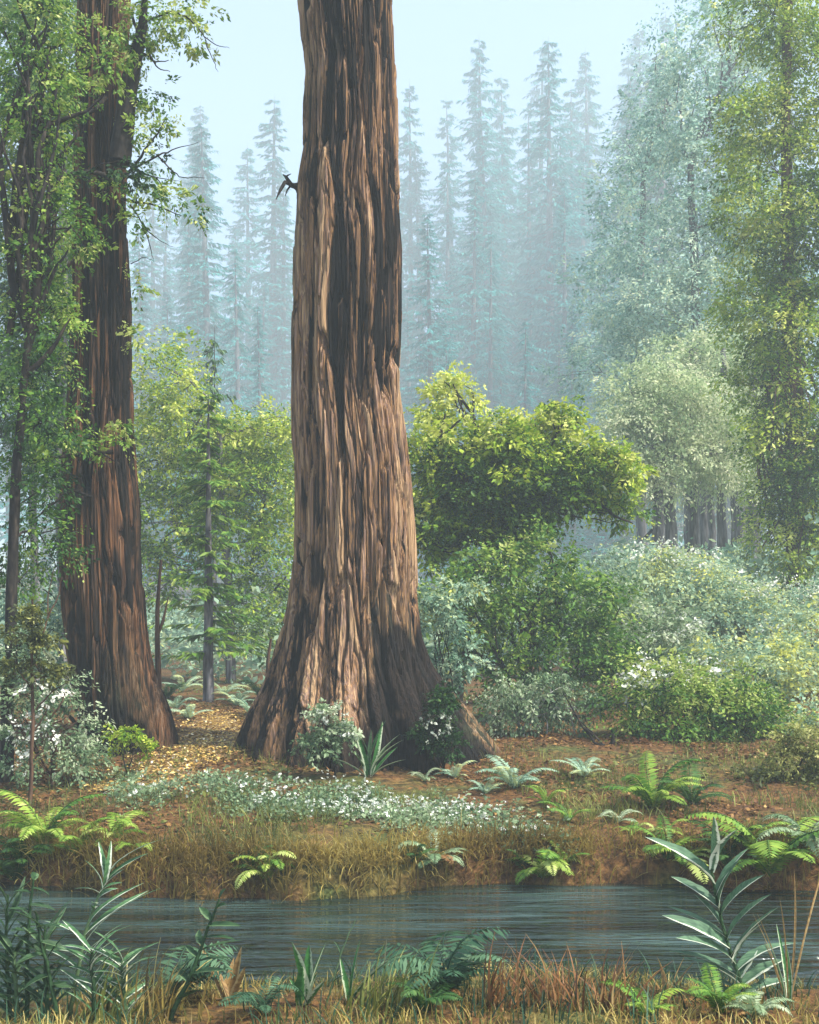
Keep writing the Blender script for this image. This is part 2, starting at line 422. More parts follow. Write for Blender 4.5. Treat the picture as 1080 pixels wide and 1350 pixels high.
TRUNK = {}
def redwood(prof, d, base_py, seed, nth=640, nz=560, top=21.0, lobes=(), depth=.10, yoff=0.0, bury=.5):
    """furrowed trunk whose width per height is read from the tree; returns geometry in world space"""
    pr = np.array(prof, float)
    zz = H - (pr[:, 0] - HZ) / F * d
    xl, xr = (pr[:, 1] - CX) / F * d, (pr[:, 2] - CX) / F * d
    o = np.argsort(zz); zz, xl, xr = zz[o], xl[o], xr[o]
    z0 = zz[0] - bury
    zs = np.concatenate([np.linspace(z0, 9.6, int(nz * .86), endpoint=False), np.linspace(9.6, top, int(nz * .14))])
    kx = lambda a: np.interp(zs, zz, a)
    lft, rgt = kx(xl), kx(xr)
    up = np.clip((zs - zz[-1]) / (top - zz[-1]), 0, 1)
    wid_top = (xr[-1] - xl[-1])
    lft = lft + up * wid_top * .15; rgt = rgt - up * wid_top * .15
    for a in (lft, rgt):
        a[:] = np.convolve(np.pad(a, 3, mode='edge'), np.ones(7) / 7, 'valid')
    # the axis keeps to the stem: the flare at the foot is carried by the roots
    mid = (lft + rgt) / 2
    core = np.interp(zs, zz, (xr - xl)) / 2
    stem_z = H - (790 - HZ) / F * d
    rstem = float(np.interp(stem_z, zs, core))
    cstem = float(np.interp(stem_z, zs, mid))
    slope = (float(np.interp(stem_z + 2.5, zs, mid)) - cstem) / 2.5
    axis = np.where(zs < stem_z, cstem + np.clip(slope, -.12, .12) * (zs - stem_z), mid)
    hl, hr = axis - lft, rgt - axis
    th = np.linspace(0, 2 * np.pi, nth, endpoint=False)
    c = np.cos(th)[None]
    w = .5 + .5 * np.sign(c) * np.abs(c) ** .6
    hw = hr[:, None] * w + hl[:, None] * (1 - w)
    inner = np.minimum(np.minimum(hw, rstem * 1.02), core[:, None] * 1.1)
    lob = np.full(nth, .34)
    for ang, wd, am in lobes:
        dd = (th - R(ang) + np.pi) % (2 * np.pi) - np.pi
        lob = np.maximum(lob, am * np.exp(-(dd / R(wd)) ** 2))
    r = inner + (hw - inner) * lob[None]
    # bark: long strips split by deep furrows, with a slow twist
    TH, ZZ = np.meshgrid(th, zs)
    arc = TH * rstem
    warp = .10 * (fbm(np.cos(TH) * 2, np.sin(TH) * 2, ZZ * .5, seed, 3) - .5) * 2
    cx_, sx_ = np.cos(TH + warp), np.sin(TH + warp)
    k = rstem / .65
    f1 = noise(cx_ * 6.0 * k, sx_ * 6.0 * k, ZZ * .38, seed + 1)
    f2 = noise(cx_ * 13 * k, sx_ * 13 * k, ZZ * .75, seed + 2)
    f3 = noise(cx_ * 30 * k, sx_ * 30 * k, ZZ * 2.2, seed + 3)
    rid = lambda f: 1 - np.abs(2 * f - 1)
    n1, n2 = max(6, int(round(2 * np.pi * rstem / .19))), max(12, int(round(2 * np.pi * rstem / .055)))
    wob = .55 * (fbm(np.cos(TH) * 3, np.sin(TH) * 3, ZZ * .9, seed + 20, 3) - .5) * 2
    tw1 = ZZ * .10
    a1, a2, i1_ = plates(TH / (2 * np.pi) * n1 + wob + tw1, ZZ / 2.3 + wob * .4, n1, seed + 30)
    b1, b2, i2_ = plates(TH / (2 * np.pi) * n2 + wob * 1.8 + tw1 * 2.7, ZZ / .95, n2, seed + 40)
    e1 = sstep(.16, .0, a2 - a1) + .0; e2 = sstep(.14, .0, b2 - b1)
    crack = e1 * (.6 + .4 * i1_) + .62 * e2
    r = r + depth * ((f1 - .5) * .6 + (f2 - .5) * .3 + (f3 - .5) * .20 + (i1_ - .5) * .42 + (i2_ - .5) * .20 - crack * .85)
    r = np.maximum(r, .05)
    tone = np.clip(.62 * i1_ + .50 * i2_ - .06 + .25 * (f3 - .5), 0, 1)
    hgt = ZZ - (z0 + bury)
    shade_stain = np.clip(sstep(.50, .60, fbm(np.cos(TH) * 2.6, np.sin(TH) * 2.6, ZZ * 1.1, seed + 60, 4) - .085 * (hgt - .5) + .16 * np.exp(-hgt * 1.2)), 0, 1)  # blackened foot: part bark pigment, part shade painted into the colour
    TRUNK['shade_stain'] = shade_stain.ravel()
    V = np.stack([axis[:, None] + r * np.cos(TH), d + yoff + r * np.sin(TH), ZZ], -1)
    n = nth
    i = np.arange(len(zs) - 1)[:, None] * n; jj = np.arange(n)[None]; j2 = (jj + 1) % n
    Q = np.stack([i + jj, i + j2, i + n + j2, i + n + jj], -1).reshape(-1, 4)
    return (V.reshape(-1, 3), Q, tone.ravel())

big_prof = [(-30, 397, 514), (0, 397, 515), (60, 402, 517), (100, 407, 519), (130, 404, 519), (190, 402, 520), (250, 392, 523), (330, 388, 530), (400, 387, 530),
            (450, 386, 529), (500, 386, 526), (515, 386, 526), (560, 386, 533), (620, 390, 541), (700, 389, 546), (760, 385, 548), (800, 380, 550), (840, 370, 556),
            (880, 357, 570), (910, 345, 594), (940, 328, 620), (965, 316, 640), (990, 304, 660), (1010, 298, 668), (1030, 294, 674)]
DB = 13.0
base = on_ground(470, DB)
t = thing('redwood_tree', 'massive redwood with flared roots and furrowed reddish bark at the centre', 'tree', base)
BIG_LOBES = [(182, 20, 1.0), (-3, 19, 1.0), (215, 16, .85), (238, 14, .72), (262, 13, .78), (285, 12, .62), (308, 15, .8), (335, 13, .85), (60, 20, .8), (120, 22, .8)]
geo = redwood(big_prof, DB, 990, 11, lobes=BIG_LOBES)
build('trunk', geo, M['redwood'], t, base, True, {'shade_stain': TRUNK['shade_stain']})
tw = [P(394, 247, DB - .1), P(384, 244, DB - .15), P(377, 233, DB - .2), P(373, 230, DB - .2)]
paths = [([P(404, 252, DB - .02), P(397, 249, DB - .08), P(392, 246, DB - .1), P(388, 245, DB - .12)], [.10, .085, .05, .032]), (tw, [.035, .03, .018, .006]), ([tw[1], P(376, 240, DB - .3), P(370, 250, DB - .35), P(364, 263, DB - .4)], [.022, .022, .018, .004]),
         ([tw[2], P(380, 231, DB - .22), P(384, 229, DB - .22)], [.012, .009, .003]), ([tw[1], P(379, 250, DB - .2), P(376, 259, DB - .2)], [.014, .01, .003])]
build('broken_branch', tubes(paths, 6), M['dark_bark'], t, base, True)

left_prof = [(-30, 106, 168), (0, 105, 168), (100, 103, 165), (200, 100, 162), (300, 98, 166), (400, 96, 171), (500, 93, 173), (550, 90, 173), (620, 83, 178), (680, 80, 185),
             (750, 81, 187), (800, 84, 190), (850, 90, 195), (880, 95, 203), (910, 101, 213), (940, 112, 226), (965, 122, 234), (990, 130, 240), (1010, 134, 244)]
DL = 13.4
base = on_ground(160, DL)
t = thing('redwood_tree', 'leaning redwood with dark mossy bark and leafy branches beside the path', 'tree', base)
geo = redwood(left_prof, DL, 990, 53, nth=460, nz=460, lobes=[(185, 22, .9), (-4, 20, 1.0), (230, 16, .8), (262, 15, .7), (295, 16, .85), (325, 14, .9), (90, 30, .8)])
build('trunk', geo, M['redwood_dark'], t, base, True, {'shade_stain': TRUNK['shade_stain']})

def limb(pts, r0, r1, d):
    p = np.array([P(*(q if len(q) == 3 else (*q, d))) for q in pts])
    tt = np.linspace(0, 1, len(p)); t2 = np.linspace(0, 1, len(p) * 4 - 3)
    q = np.stack([np.interp(t2, tt, p[:, k]) for k in range(3)], 1)
    q[1:-1] = .25 * q[:-2] + .5 * q[1:-1] + .25 * q[2:]
    q = q + rng.normal(size=q.shape) * .004 * d / 12
    return q, np.linspace(r0, r1, len(t2))

dl = DL
fd = DL - .62         # just in front of the bark
def bough(pts, r0, r1, twigs, blobs, pal, d, tint=.6, dens=3.6, lpx=4.6):
    br = link('branch', mesh('branch', *(lambda g_: (g_[0] - base, g_[1], g_[2]))(tubes([limb(pts, r0, r1, d)] + [limb(q, a, b, d) for q, a, b in twigs], 7, .1)), True), M['dark_bark'], t)
    if blobs:
        c, ax, ti = blob_points(blobs, d, dens, gap=.38, shell=.0, seed=int(pts[0][0]), lpx=lpx)
        m = d / F
        build('foliage', sprays(c, ax, 20 * m, lpx * 1.25 * m, .5, 20, ti, .6, .3), L[pal], br, base)
    return br
bough([(158, 215, DL - .5), (170, 110, DL - .4), (180, 70, DL - .5), (188, 35, DL - .6), (192, -10, DL - .7)], .13, .03,
      [([(180, 70, DL - .5), (196, 72), (203, 82), (222, 80)], .02, .004), ([(197, 73), (208, 90), (225, 94)], .012, .003), ([(184, 50, DL - .5), (172, 12), (185, 2), (196, -5)], .02, .005),
       ([(188, 30), (228, 14), (250, 25), (268, 45), (275, 60)], .014, .003), ([(268, 48), (290, 62), (303, 63)], .007, .002), ([(271, 56), (282, 82), (288, 95)], .007, .002)],
      [(196, 25, 34, 26, 0, .72), (180, 62, 22, 26, 0, .7), (226, 30, 22, 16, 0, .8), (252, 48, 26, 24, .2, .8), (205, 52, 14, 12, 0, .6), (260, 20, 26, 16, .3, .75), (150, 42, 24, 18, -.25, .55), (140, 85, 22, 28, -.3, .62)], 'bright', DL - .5)
bough([(160, 235, DL - .4), (176, 222), (196, 190), (212, 170), (220, 152)], .022, .004, [([(178, 220), (210, 205), (232, 195), (262, 188)], .014, .002), ([(208, 205), (226, 225), (240, 234), (270, 234)], .01, .003), ([(176, 224), (200, 233), (236, 238)], .012, .002), ([(206, 234), (214, 246), (222, 252)], .007, .002)],
      [(185, 172, 22, 22, 0, .8), (196, 122, 30, 18, .1, .35), (205, 212, 22, 16, .1, .3), (190, 145, 16, 10, 0, .5), (218, 165, 12, 12, 0, .6)], 'bright', DL - .45)
bough([(160, 262, DL - .4), (178, 266), (205, 270), (240, 285)], .02, .004, [([(172, 270), (190, 300), (200, 330), (203, 345)], .01, .002), ([(188, 300), (212, 318), (228, 325)], .007, .002), ([(172, 348, DL - .4), (190, 338), (203, 345)], .006, .002)],
      [(225, 262, 36, 16, 0, .72), (195, 256, 22, 14, 0, .6), (255, 280, 22, 12, .2, .65), (182, 292, 14, 14, 0, .6), (150, 250, 24, 14, -.3, .6), (180, 378, 10, 20, 0, .7), (182, 445, 8, 16, 0, .75)], 'bright', DL - .4)
bough([(152, 240, fd), (130, 228, fd - .1), (110, 226, fd - .2), (75, 232, fd - .3), (30, 235, fd - .4)], .03, .012, [([(120, 227, fd - .2), (135, 215, fd - .3), (160, 212, fd - .3)], .012, .003)],
      [(106, 236, 16, 12, -.2, .35), (155, 222, 22, 12, -.2, .22), (170, 240, 18, 6, -.2, .15), (60, 226, 30, 22, -.3, .4)], 'deep', fd - .2, dens=3.6)
bough([(140, 128, fd), (122, 148, fd - .1), (95, 156, fd - .2), (60, 170, fd - .3), (35, 184, fd - .3)], .025, .008, [],
      [(60, 150, 40, 24, -.2, .45), (100, 125, 28, 22, -.2, .42)], 'bright', fd - .2)
bough([(150, 596, fd - .05), (120, 597, fd - .1), (70, 603, fd - .3), (12, 608, fd - .5)], .028, .016, [([(135, 597, fd - .1), (145, 604, fd - .1), (158, 612, fd - .1)], .014, .004), ([(95, 602, fd - .2), (60, 640, fd - .3), (25, 665, fd - .4)], .015, .008)],
      [(158, 570, 20, 22, -.05, .6), (120, 588, 24, 14, -.1, .6), (60, 585, 40, 20, -.2, .4)], 'bright', fd - .1)
bough([(120, 655, fd), (95, 645, fd - .2), (65, 668, fd - .3), (38, 690, fd - .3)], .02, .008, [], [(60, 640, 34, 22, -.2, .4), (70, 700, 26, 26, 0, .45)], 'deep', fd - .2)
bough([(128, 330, fd), (112, 320, fd - .1), (90, 350, fd - .2), (50, 392, fd - .3), (10, 430, fd - .4)], .028, .012, [], [(112, 322, 24, 14, -.2, .55), (85, 340, 24, 20, -.1, .5), (60, 300, 34, 28, -.1, .5)], 'bright', fd - .2)

# ------------------------------------------------------------------ generic trees and shrubs
def leafy(name, label, cat, px, d, blobs, pal, dens=7, lpx=7.0, trunk=None, bark='dark_bark', r0=.08, limbs=10, gap=.42, shell=.45, flat=.55, droop=.25, wid=.5, spl=34, k=20,
          group=None, stem_name='trunk', crown_name='crown', white=None, base_at=None, extra_twigs=(), seed=None, twig_mat=None, twig_r=.012):
    """a plant whose crown fills the given clumps; trunk = list of pixel points from the ground up"""
    seed = seed if seed is not None else int(px * 7 + d * 13)
    lpx *= .8 if d < 21 else .66
    spl = min(spl, 1.0 * float(np.mean([q[3] for q in blobs])))
    b = base_at if base_at is not None else on_ground(px, d)
    t = thing(name, label, cat, b, group)
    m = d / F
    if stem_name == 'stem':
        blobs = [(q[0], q[1], q[2] * .84, q[3] * .84, *q[4:]) for q in blobs]; gap = max(gap, .45); dens *= .8
    sat = []
    for q in blobs:
        for _ in range(5):
            a_ = rng.uniform(-.3, math.pi + .3); f_ = rng.uniform(.2, .4)
            sat.append((q[0] + q[2] * 1.15 * math.cos(a_), q[1] - q[3] * 1.15 * math.sin(a_), q[2] * f_, q[3] * f_, (q[4] if len(q) > 4 else 0) + rng.normal() * q[2] * m * .3, float(np.clip((q[5] if len(q) > 5 else .5) + rng.normal() * .15, .05, .95))))
    c, ax, ti = blob_points(list(blobs) + sat, d, dens, gap, shell, seed, lpx)
    build(crown_name, sprays(c, ax, spl * m, lpx * 1.3 * m, wid, k, ti, flat, droop), L[pal], t, b)
    paths = []
    if trunk:
        q, rr = limb([tuple(x) for x in trunk], r0, r0 * .45, d)
        q[0] = b - np.array([0, 0, .12])
        paths.append((q, rr)); ends = q[len(q) // 3:]
    else:
        ends = np.array([b + np.array([0, 0, .05])])
        paths.append((np.array([b - np.array([0, 0, .12]), b + np.array([0, 0, .02]), b + np.array([0, 0, .12])]), np.array([r0, r0 * .9, r0 * .6])))
    for bl in blobs:
        cc = P(bl[0], bl[1], d + (bl[4] if len(bl) > 4 else 0))
        low = ends[ends[:, 2] < cc[2] + .05]
        s = (low if len(low) else ends[:1])
        s = s[np.argmin(np.linalg.norm(s - cc, axis=1))]
        ln = np.linalg.norm(cc - s)
        ra = min(r0 * .6, .016 * ln + .008)
        q = curve(s, cc + rng.normal(size=3) * bl[3] * m * .2, 9, .12, -.05, .015)
        paths.append((q, np.linspace(ra, ra * .3, 9)))
        for _ in range(limbs):
            e = cc + rand_unit(1)[0] * np.array([bl[2], (bl[2] + bl[3]) / 2, bl[3]]) * m * 1.12
            s2 = q[rng.integers(3, 8)]
            paths.append((curve(s2, e, 6, .12, -.05, .02), np.linspace(ra * .5, ra * .16, 6)))
    build(stem_name, tubes(paths, 6, .12), M[bark], t, b, True)
    if white is not None:
        wc, wa, wt = blob_points(white, d, dens * .6, .35, .5, seed + 3, lpx)
        build('blossom', sprays(wc, wa, spl * .5 * m, lpx * .95 * m, .75, 10, np.clip(wt, .2, 1), .9, .05), L['white'], t, b)
    for pts, ra, rb in extra_twigs:
        build('bare_twig', tubes([limb(q, ra, rb, d) for q in pts], 6, .1), M[twig_mat or 'dark_bark'], t, b, True)
    return t

EXEC_PLANTS = True
# --- broadleaf tree at the photo's edge beside the leaning redwood
leafy('broadleaf_tree', 'dark many-stemmed broadleaf tree arching in beside the leaning redwood', 'tree', 8, 11.6,
      [(40, 40, 44, 46, 0, .5), (72, 50, 22, 40, .3, .48), (40, 130, 42, 46, 0, .52), (72, 110, 18, 34, .2, .5), (30, 210, 34, 44, 0, .5), (70, 200, 20, 40, .3, .45), (60, 290, 40, 34, 0, .5), (35, 360, 30, 34, 0, .45),
       (68, 400, 20, 40, .2, .45), (40, 440, 30, 40, .1, .3), (66, 490, 20, 34, .3, .42), (30, 530, 30, 44, 0, .2), (70, 560, 26, 30, .1, .3), (35, 640, 30, 40, .2, .3), (60, 720, 28, 40, .5, .35), (25, 760, 20, 40, .5, .3), (84, 430, 8, 22, .4, .6)],
      'bright', 4.2, 6.0, [(8, 985), (14, 860), (16, 740), (22, 620), (30, 520), (38, 440)], 'dark_bark', .075, 5, gap=.50,
      extra_twigs=[([[(34, 470), (56, 400), (72, 355), (90, 330)], [(30, 500), (70, 460), (92, 420)], [(12, 390), (40, 352), (62, 330), (104, 288)], [(14, 352), (24, 250), (30, 180), (36, 90), (48, 25)], [(12, 330), (20, 240), (34, 165), (62, 85), (68, 62)],
                     [(26, 190), (60, 168), (90, 155), (112, 148), (134, 128)], [(18, 320), (40, 250), (60, 228), (98, 186), (104, 172)], [(52, 320), (64, 275), (90, 245)], [(30, 45), (34, 110)], [(50, 5), (56, 12), (66, 16)], [(22, 330), (34, 210), (52, 160), (66, 70)], [(12, 440), (20, 390), (30, 320), (38, 270)]], .04, .009)])

# --- elder and sapling at the left edge
leafy('elder_shrub', 'pale sage shrub with white blossom clusters left of the leaning redwood', 'shrub', 70, 11.4,
      [(50, 905, 38, 30, 0, .35), (88, 955, 30, 36, .1, .6), (35, 960, 26, 40, -.1, .3), (102, 1000, 22, 22, 0, .55), (35, 862, 26, 22, .2, .4), (60, 1010, 44, 22, -.1, .3)],
      'sage', 5, 5.5, None, 'brown_bark', .03, 6, stem_name='stem', crown_name='foliage', white=[(60, 905, 26, 12, -.2, .6), (30, 960, 10, 14, -.3, .6), (62, 965, 12, 8, -.35, .7), (35, 1000, 10, 8, -.3, .6), (70, 915, 14, 6, -.4, .7)])
leafy('sapling', 'slim dark sapling with forked twigs in front of the blossoming elder', 'sapling', 40, 10.6,
      [(30, 838, 16, 18, 0, .5), (58, 852, 14, 16, 0, .4), (28, 880, 18, 14, 0, .3), (64, 890, 16, 12, 0, .4), (40, 815, 12, 14, 0, .5)], 'olive', 6, 5.0,
      [(40, 1065), (42, 1000), (44, 930), (42, 880), (42, 830), (43, 790)], 'brown_bark', .022, 3, stem_name='stem', crown_name='foliage',
      extra_twigs=[([[(43, 860), (56, 840), (63, 815), (64, 780), (72, 750)], [(40, 905), (28, 890), (22, 872)], [(44, 965), (58, 945), (64, 930)], [(48, 935), (70, 910), (90, 900)], [(45, 1000), (56, 990), (60, 978)], [(62, 815), (76, 790), (82, 760)], [(68, 945), (80, 930), (86, 912)], [(70, 955), (85, 948), (95, 938)]], .010, .003)], twig_mat='brown_bark')
leafy('bush', 'light green bush filling the space behind the elder at left', 'bush', 105, 14.6,
      [(40, 820, 46, 40, 0, .35), (95, 870, 30, 60, 0, .4), (60, 770, 40, 30, .5, .35), (30, 900, 30, 40, 0, .3)], 'mint', 6, 6.5, None, 'dark_bark', .04, 4, stem_name='stem', crown_name='foliage')

# --- the gap between the two redwoods
leafy('broadleaf_tree', 'yellow-green broadleaf tree glowing in the gap between the redwoods', 'tree', 305, 24.0,
      [(215, 500, 38, 30, 0, .62), (235, 560, 44, 36, 0, .6), (205, 600, 30, 36, 0, .45), (340, 590, 40, 30, .5, .65), (365, 570, 26, 22, 0, .72), (300, 590, 30, 26, .3, .55), (250, 640, 46, 34, 0, .42), (340, 650, 40, 36, 0, .5), (300, 690, 50, 34, .4, .4),
       (215, 690, 36, 40, 0, .42), (370, 640, 20, 40, 0, .6), (360, 720, 26, 34, 0, .5), (205, 760, 26, 40, 0, .4), (345, 800, 30, 40, 0, .35)],
      'lime', 8, 6.0, [(305, 905), (303, 800), (298, 720), (292, 640), (288, 560)], 'grey_bark', .11, 5,
      extra_twigs=[([[(330, 745), (345, 690), (352, 630), (366, 600)], [(245, 580), (262, 555), (275, 530)], [(205, 730), (225, 700), (250, 695), (280, 720)], [(360, 780), (375, 765), (384, 750)]], .03, .008)])

def conifer(Hh, Rm, seed, whorl=.9, tw=.8, nb=6, nt=26, droop=.35, bare=.1, pw=.75, tint=.5, ragged=.35):
    """local geometry of a conifer: trunk tube and layered drooping sprays"""
    rs = np.random.default_rng(seed)
    zs = np.arange(Hh * bare, Hh * .985, whorl)
    C, A, T, Ls = [], [], [], []
    trunk_tw = []
    for z in zs:
        f = 1 - z / Hh
        wv = .72 + .56 * float(noise(z / Hh * 7, seed, 3, 5))
        for b in range(nb):
            if rs.random() < .14: continue
            a = rs.random() * 2 * np.pi
            Lb = wv * (.75 + .5 * float(noise(np.cos(a) * 1.5 + 9, np.sin(a) * 1.5 + 9, z / Hh * 5, seed))) * (Rm * f ** pw * (1 - ragged + ragged * 1.6 * rs.random()) + .03 * Rm)
            zz = z + (rs.random() - .5) * whorl
            t = (np.arange(nt) + rs.random(nt)) / nt
            t = .12 + .88 * t
            dr = droop * (0.6 + .8 * rs.random())
            out = np.array([np.cos(a), np.sin(a), 0])
            p = out[None] * (t * Lb)[:, None] + np.array([0, 0, 1.])[None] * (zz + Lb * (.12 * t - dr * t ** 1.6 + .16 * t ** 4))[:, None]
            s = rs.choice([-1, 1], nt)
            lat = np.array([-out[1], out[0], 0])
            d = out[None] * (.55 + .3 * rs.random(nt))[:, None] + lat[None] * (s * (.35 + .75 * rs.random(nt)))[:, None] + np.array([0, 0, -1.])[None] * (.15 + .55 * rs.random(nt))[:, None]
            C.append(p); A.append(unit(d)); T.append(np.clip(tint + .3 * (rs.random() - .5) + .16 * rs.normal(size=nt), 0, 1))
            Ls.append(tw * (.5 + .75 * rs.random(nt)) * (.45 + .55 * min(1, Lb / Rm * 2.0)) * (1.15 - .5 * t))
            if rs.random() < .5:
                trunk_tw.append((np.stack([out * (q * Lb) + np.array([0, 0, zz + Lb * (.12 * q - dr * q ** 1.6)]) for q in (0, .35, .7, .95)]), np.array([.028, .02, .012, .004]) * Hh / 18 * (.4 + f)))
    C = np.concatenate(C); A = np.concatenate(A); T = np.concatenate(T); Ls = np.concatenate(Ls)
    up = unit(np.array([0, 0, 1.]) + rs.normal(size=C.shape) * .45)
    sd = unit(np.cross(A, up))
    leaves = quads(C, A, sd, Ls, Ls * .30, T, .22, .1)
    hz = np.linspace(-.03 * Hh, Hh, 14)
    r = .0135 * Hh * (1 - np.clip(hz / Hh, 0, 1)) ** .8 + .004
    pts = np.stack([.012 * Hh * (noise(hz / Hh * 3, seed, 0, 3) - .5), .012 * Hh * (noise(hz / Hh * 3, seed, 5, 3) - .5), hz], 1)
    pts[:, :2] *= 0
    trunk = tubes([(pts, r)] + trunk_tw, 7, .1)
    return leaves, trunk

conifer_lib = {}
def conifer_meshes(key, *a, **k):
    if key not in conifer_lib:
        lv, tr = conifer(*a, **k)
        conifer_lib[key] = (mesh('conifer_crown', *lv), mesh('conifer_trunk', *tr, smooth=True))
    return conifer_lib[key]

FAR = []
def place_conifer(name, label, px, top, d, variant, pal='teal', group=None, bark='grey_bark', unitH=50.0, sx=None, cat='conifer', rot=None):
    if d > 45: d *= 1.7
    b = on_ground(px, d)
    zt = H - (top - HZ) / F * d
    s = (zt - b[2]) / unitH
    if variant in FAR and group: variant = FAR[rng.integers(0, len(FAR))]
    cm, tm = variant
    t = thing(name, label, cat, b, group, rot if rot is not None else rng.random() * 6.28)
    t.scale = (s * (sx or 1), s * (sx or 1), s)
    if d > 45: t.rotation_euler = (float(rng.normal() * .018), float(rng.normal() * .018), t.rotation_euler[2])
    key = pal + cm.name
    if key not in conifer_lib:
        c2 = cm.copy(); c2.materials.clear(); c2.materials.append(L[pal]); conifer_lib[key] = c2
    link('trunk', tm, M[bark], t); link('crown', conifer_lib[key], None, t)
    return t

VA = conifer_meshes('a', 50., 7.2, 1, nb=8, nt=36)
VB = conifer_meshes('b', 50., 6.4, 2, nb=8, nt=34, droop=.45, ragged=.5)
VC = conifer_meshes('c', 50., 7.8, 3, nb=8, nt=38, droop=.3, ragged=.45)
VE = conifer_meshes('e', 50., 7.0, 21, nb=7, nt=34, droop=.62, ragged=.7, whorl=1.15, pw=.6)
VF = conifer_meshes('f', 50., 8.6, 22, nb=8, nt=38, droop=.25, ragged=.5, whorl=1.0, pw=.9)
VG = conifer_meshes('g', 50., 6.0, 23, nb=7, nt=32, droop=.5, ragged=.6, whorl=.8, pw=.5, bare=.02)
VD = conifer_meshes('d', 50., 5.4, 4, nb=7, nt=32, droop=.5, ragged=.6)

FAR += [VA, VB, VC, VD, VE, VF, VG]
for lab, px, top, d, v, sx in [
    ('tall misty blue conifer next right of the big redwood, thin pointed top', 640, 40, 96, VB, 1.05),
    ('misty teal conifer whose spire stands midway between redwood and edge', 727, 52, 86, VA, 1.0),
    ('faded conifer with a narrow crown right of the two blue spires', 806, 100, 80, VD, 1.1),
    ('pale conifer half hidden by the right side of the big redwood trunk', 545, 105, 100, VC, .8),
    ('short dark teal conifer close beside the big redwood trunk', 574, 278, 62, VA, 1.05),
    ('misty conifer with a visible pale stem in the gap between the redwoods', 283, 165, 72, VB, 1.1),
    ('washed out conifer just left of the big redwood trunk', 358, 130, 96, VD, 1.2),
    ('faint conifer right of the leaning redwood, nearly lost in mist', 232, 150, 112, VC, .8),
    ('greenish hazy conifer behind the willowy pale trees at right', 880, 60, 66, VB, 1.2),
    ('tall pale conifer standing behind the yellow-green tree at right', 965, -40, 52, VD, 1.35)]:
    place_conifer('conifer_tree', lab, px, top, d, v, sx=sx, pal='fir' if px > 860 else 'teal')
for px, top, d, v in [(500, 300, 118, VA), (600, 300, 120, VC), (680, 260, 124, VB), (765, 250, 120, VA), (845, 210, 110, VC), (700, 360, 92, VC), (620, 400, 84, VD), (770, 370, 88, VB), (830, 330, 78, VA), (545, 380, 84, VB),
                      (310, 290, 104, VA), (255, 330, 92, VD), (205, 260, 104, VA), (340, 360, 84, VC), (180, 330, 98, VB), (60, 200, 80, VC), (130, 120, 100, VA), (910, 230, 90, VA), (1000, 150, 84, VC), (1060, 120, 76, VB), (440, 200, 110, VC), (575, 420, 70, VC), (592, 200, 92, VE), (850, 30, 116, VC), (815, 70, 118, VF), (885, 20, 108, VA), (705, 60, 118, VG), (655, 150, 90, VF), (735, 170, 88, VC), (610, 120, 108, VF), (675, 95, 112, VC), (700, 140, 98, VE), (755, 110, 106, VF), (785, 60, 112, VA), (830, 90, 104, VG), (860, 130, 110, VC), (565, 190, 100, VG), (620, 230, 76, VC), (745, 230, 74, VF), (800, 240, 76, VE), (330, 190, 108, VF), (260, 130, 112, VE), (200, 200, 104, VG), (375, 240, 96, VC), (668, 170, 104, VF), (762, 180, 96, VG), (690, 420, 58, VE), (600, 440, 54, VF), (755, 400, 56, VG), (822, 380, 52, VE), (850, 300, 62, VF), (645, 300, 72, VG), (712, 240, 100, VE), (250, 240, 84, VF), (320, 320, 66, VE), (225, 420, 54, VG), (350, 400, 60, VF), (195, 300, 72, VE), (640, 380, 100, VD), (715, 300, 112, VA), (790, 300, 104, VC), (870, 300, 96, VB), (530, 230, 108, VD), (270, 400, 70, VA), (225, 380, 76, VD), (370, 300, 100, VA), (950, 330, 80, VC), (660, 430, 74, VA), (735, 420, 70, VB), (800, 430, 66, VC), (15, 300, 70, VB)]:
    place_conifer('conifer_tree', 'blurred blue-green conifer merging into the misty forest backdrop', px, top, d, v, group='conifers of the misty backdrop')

VY = conifer_meshes('y', 6., .95, 9, whorl=.19, tw=.20, nb=6, nt=26, droop=.3, bare=.16, pw=.5, ragged=.8)
VY2 = conifer_meshes('y2', 6., 1.1, 10, whorl=.2, tw=.24, nb=5, nt=18, droop=.3, bare=.1, pw=.6, ragged=.7)
place_conifer('conifer_tree', 'young green conifer with loose layered boughs standing in the gap by the path', 275, 520, 19.0, VY, 'bright', None, 'grey_bark', 6.0, 1.35, 'young conifer')
place_conifer('conifer_tree', 'thin taller conifer with pale trunk behind the gap tree', 283, 430, 30.0, VY2, 'fir', None, 'grey_bark', 6.0, .62, 'young conifer')
for px, d, h, lab in [(352, 17.5, 1.1, 'short leafless dark stem left of the big redwood roots'), (206, 14.8, 2.2, 'slender rusty dead stem standing behind the leaning redwood')]:
    b = on_ground(px, d)
    t = thing('dead_sapling', lab, 'dead sapling', b)
    n = 8
    q = np.stack([np.linspace(0, .05, n) + .02 * np.sin(np.arange(n)), np.zeros(n), np.linspace(-.1, h, n)], 1)
    build('stem', tubes([(q, np.linspace(.05, .018, n)), (np.array([q[4], q[4] + [.08, 0, .2], q[4] + [.14, .02, .5]]), np.array([.025, .02, .006]))], 7, .2), M['brown_bark'], t, smooth=True)

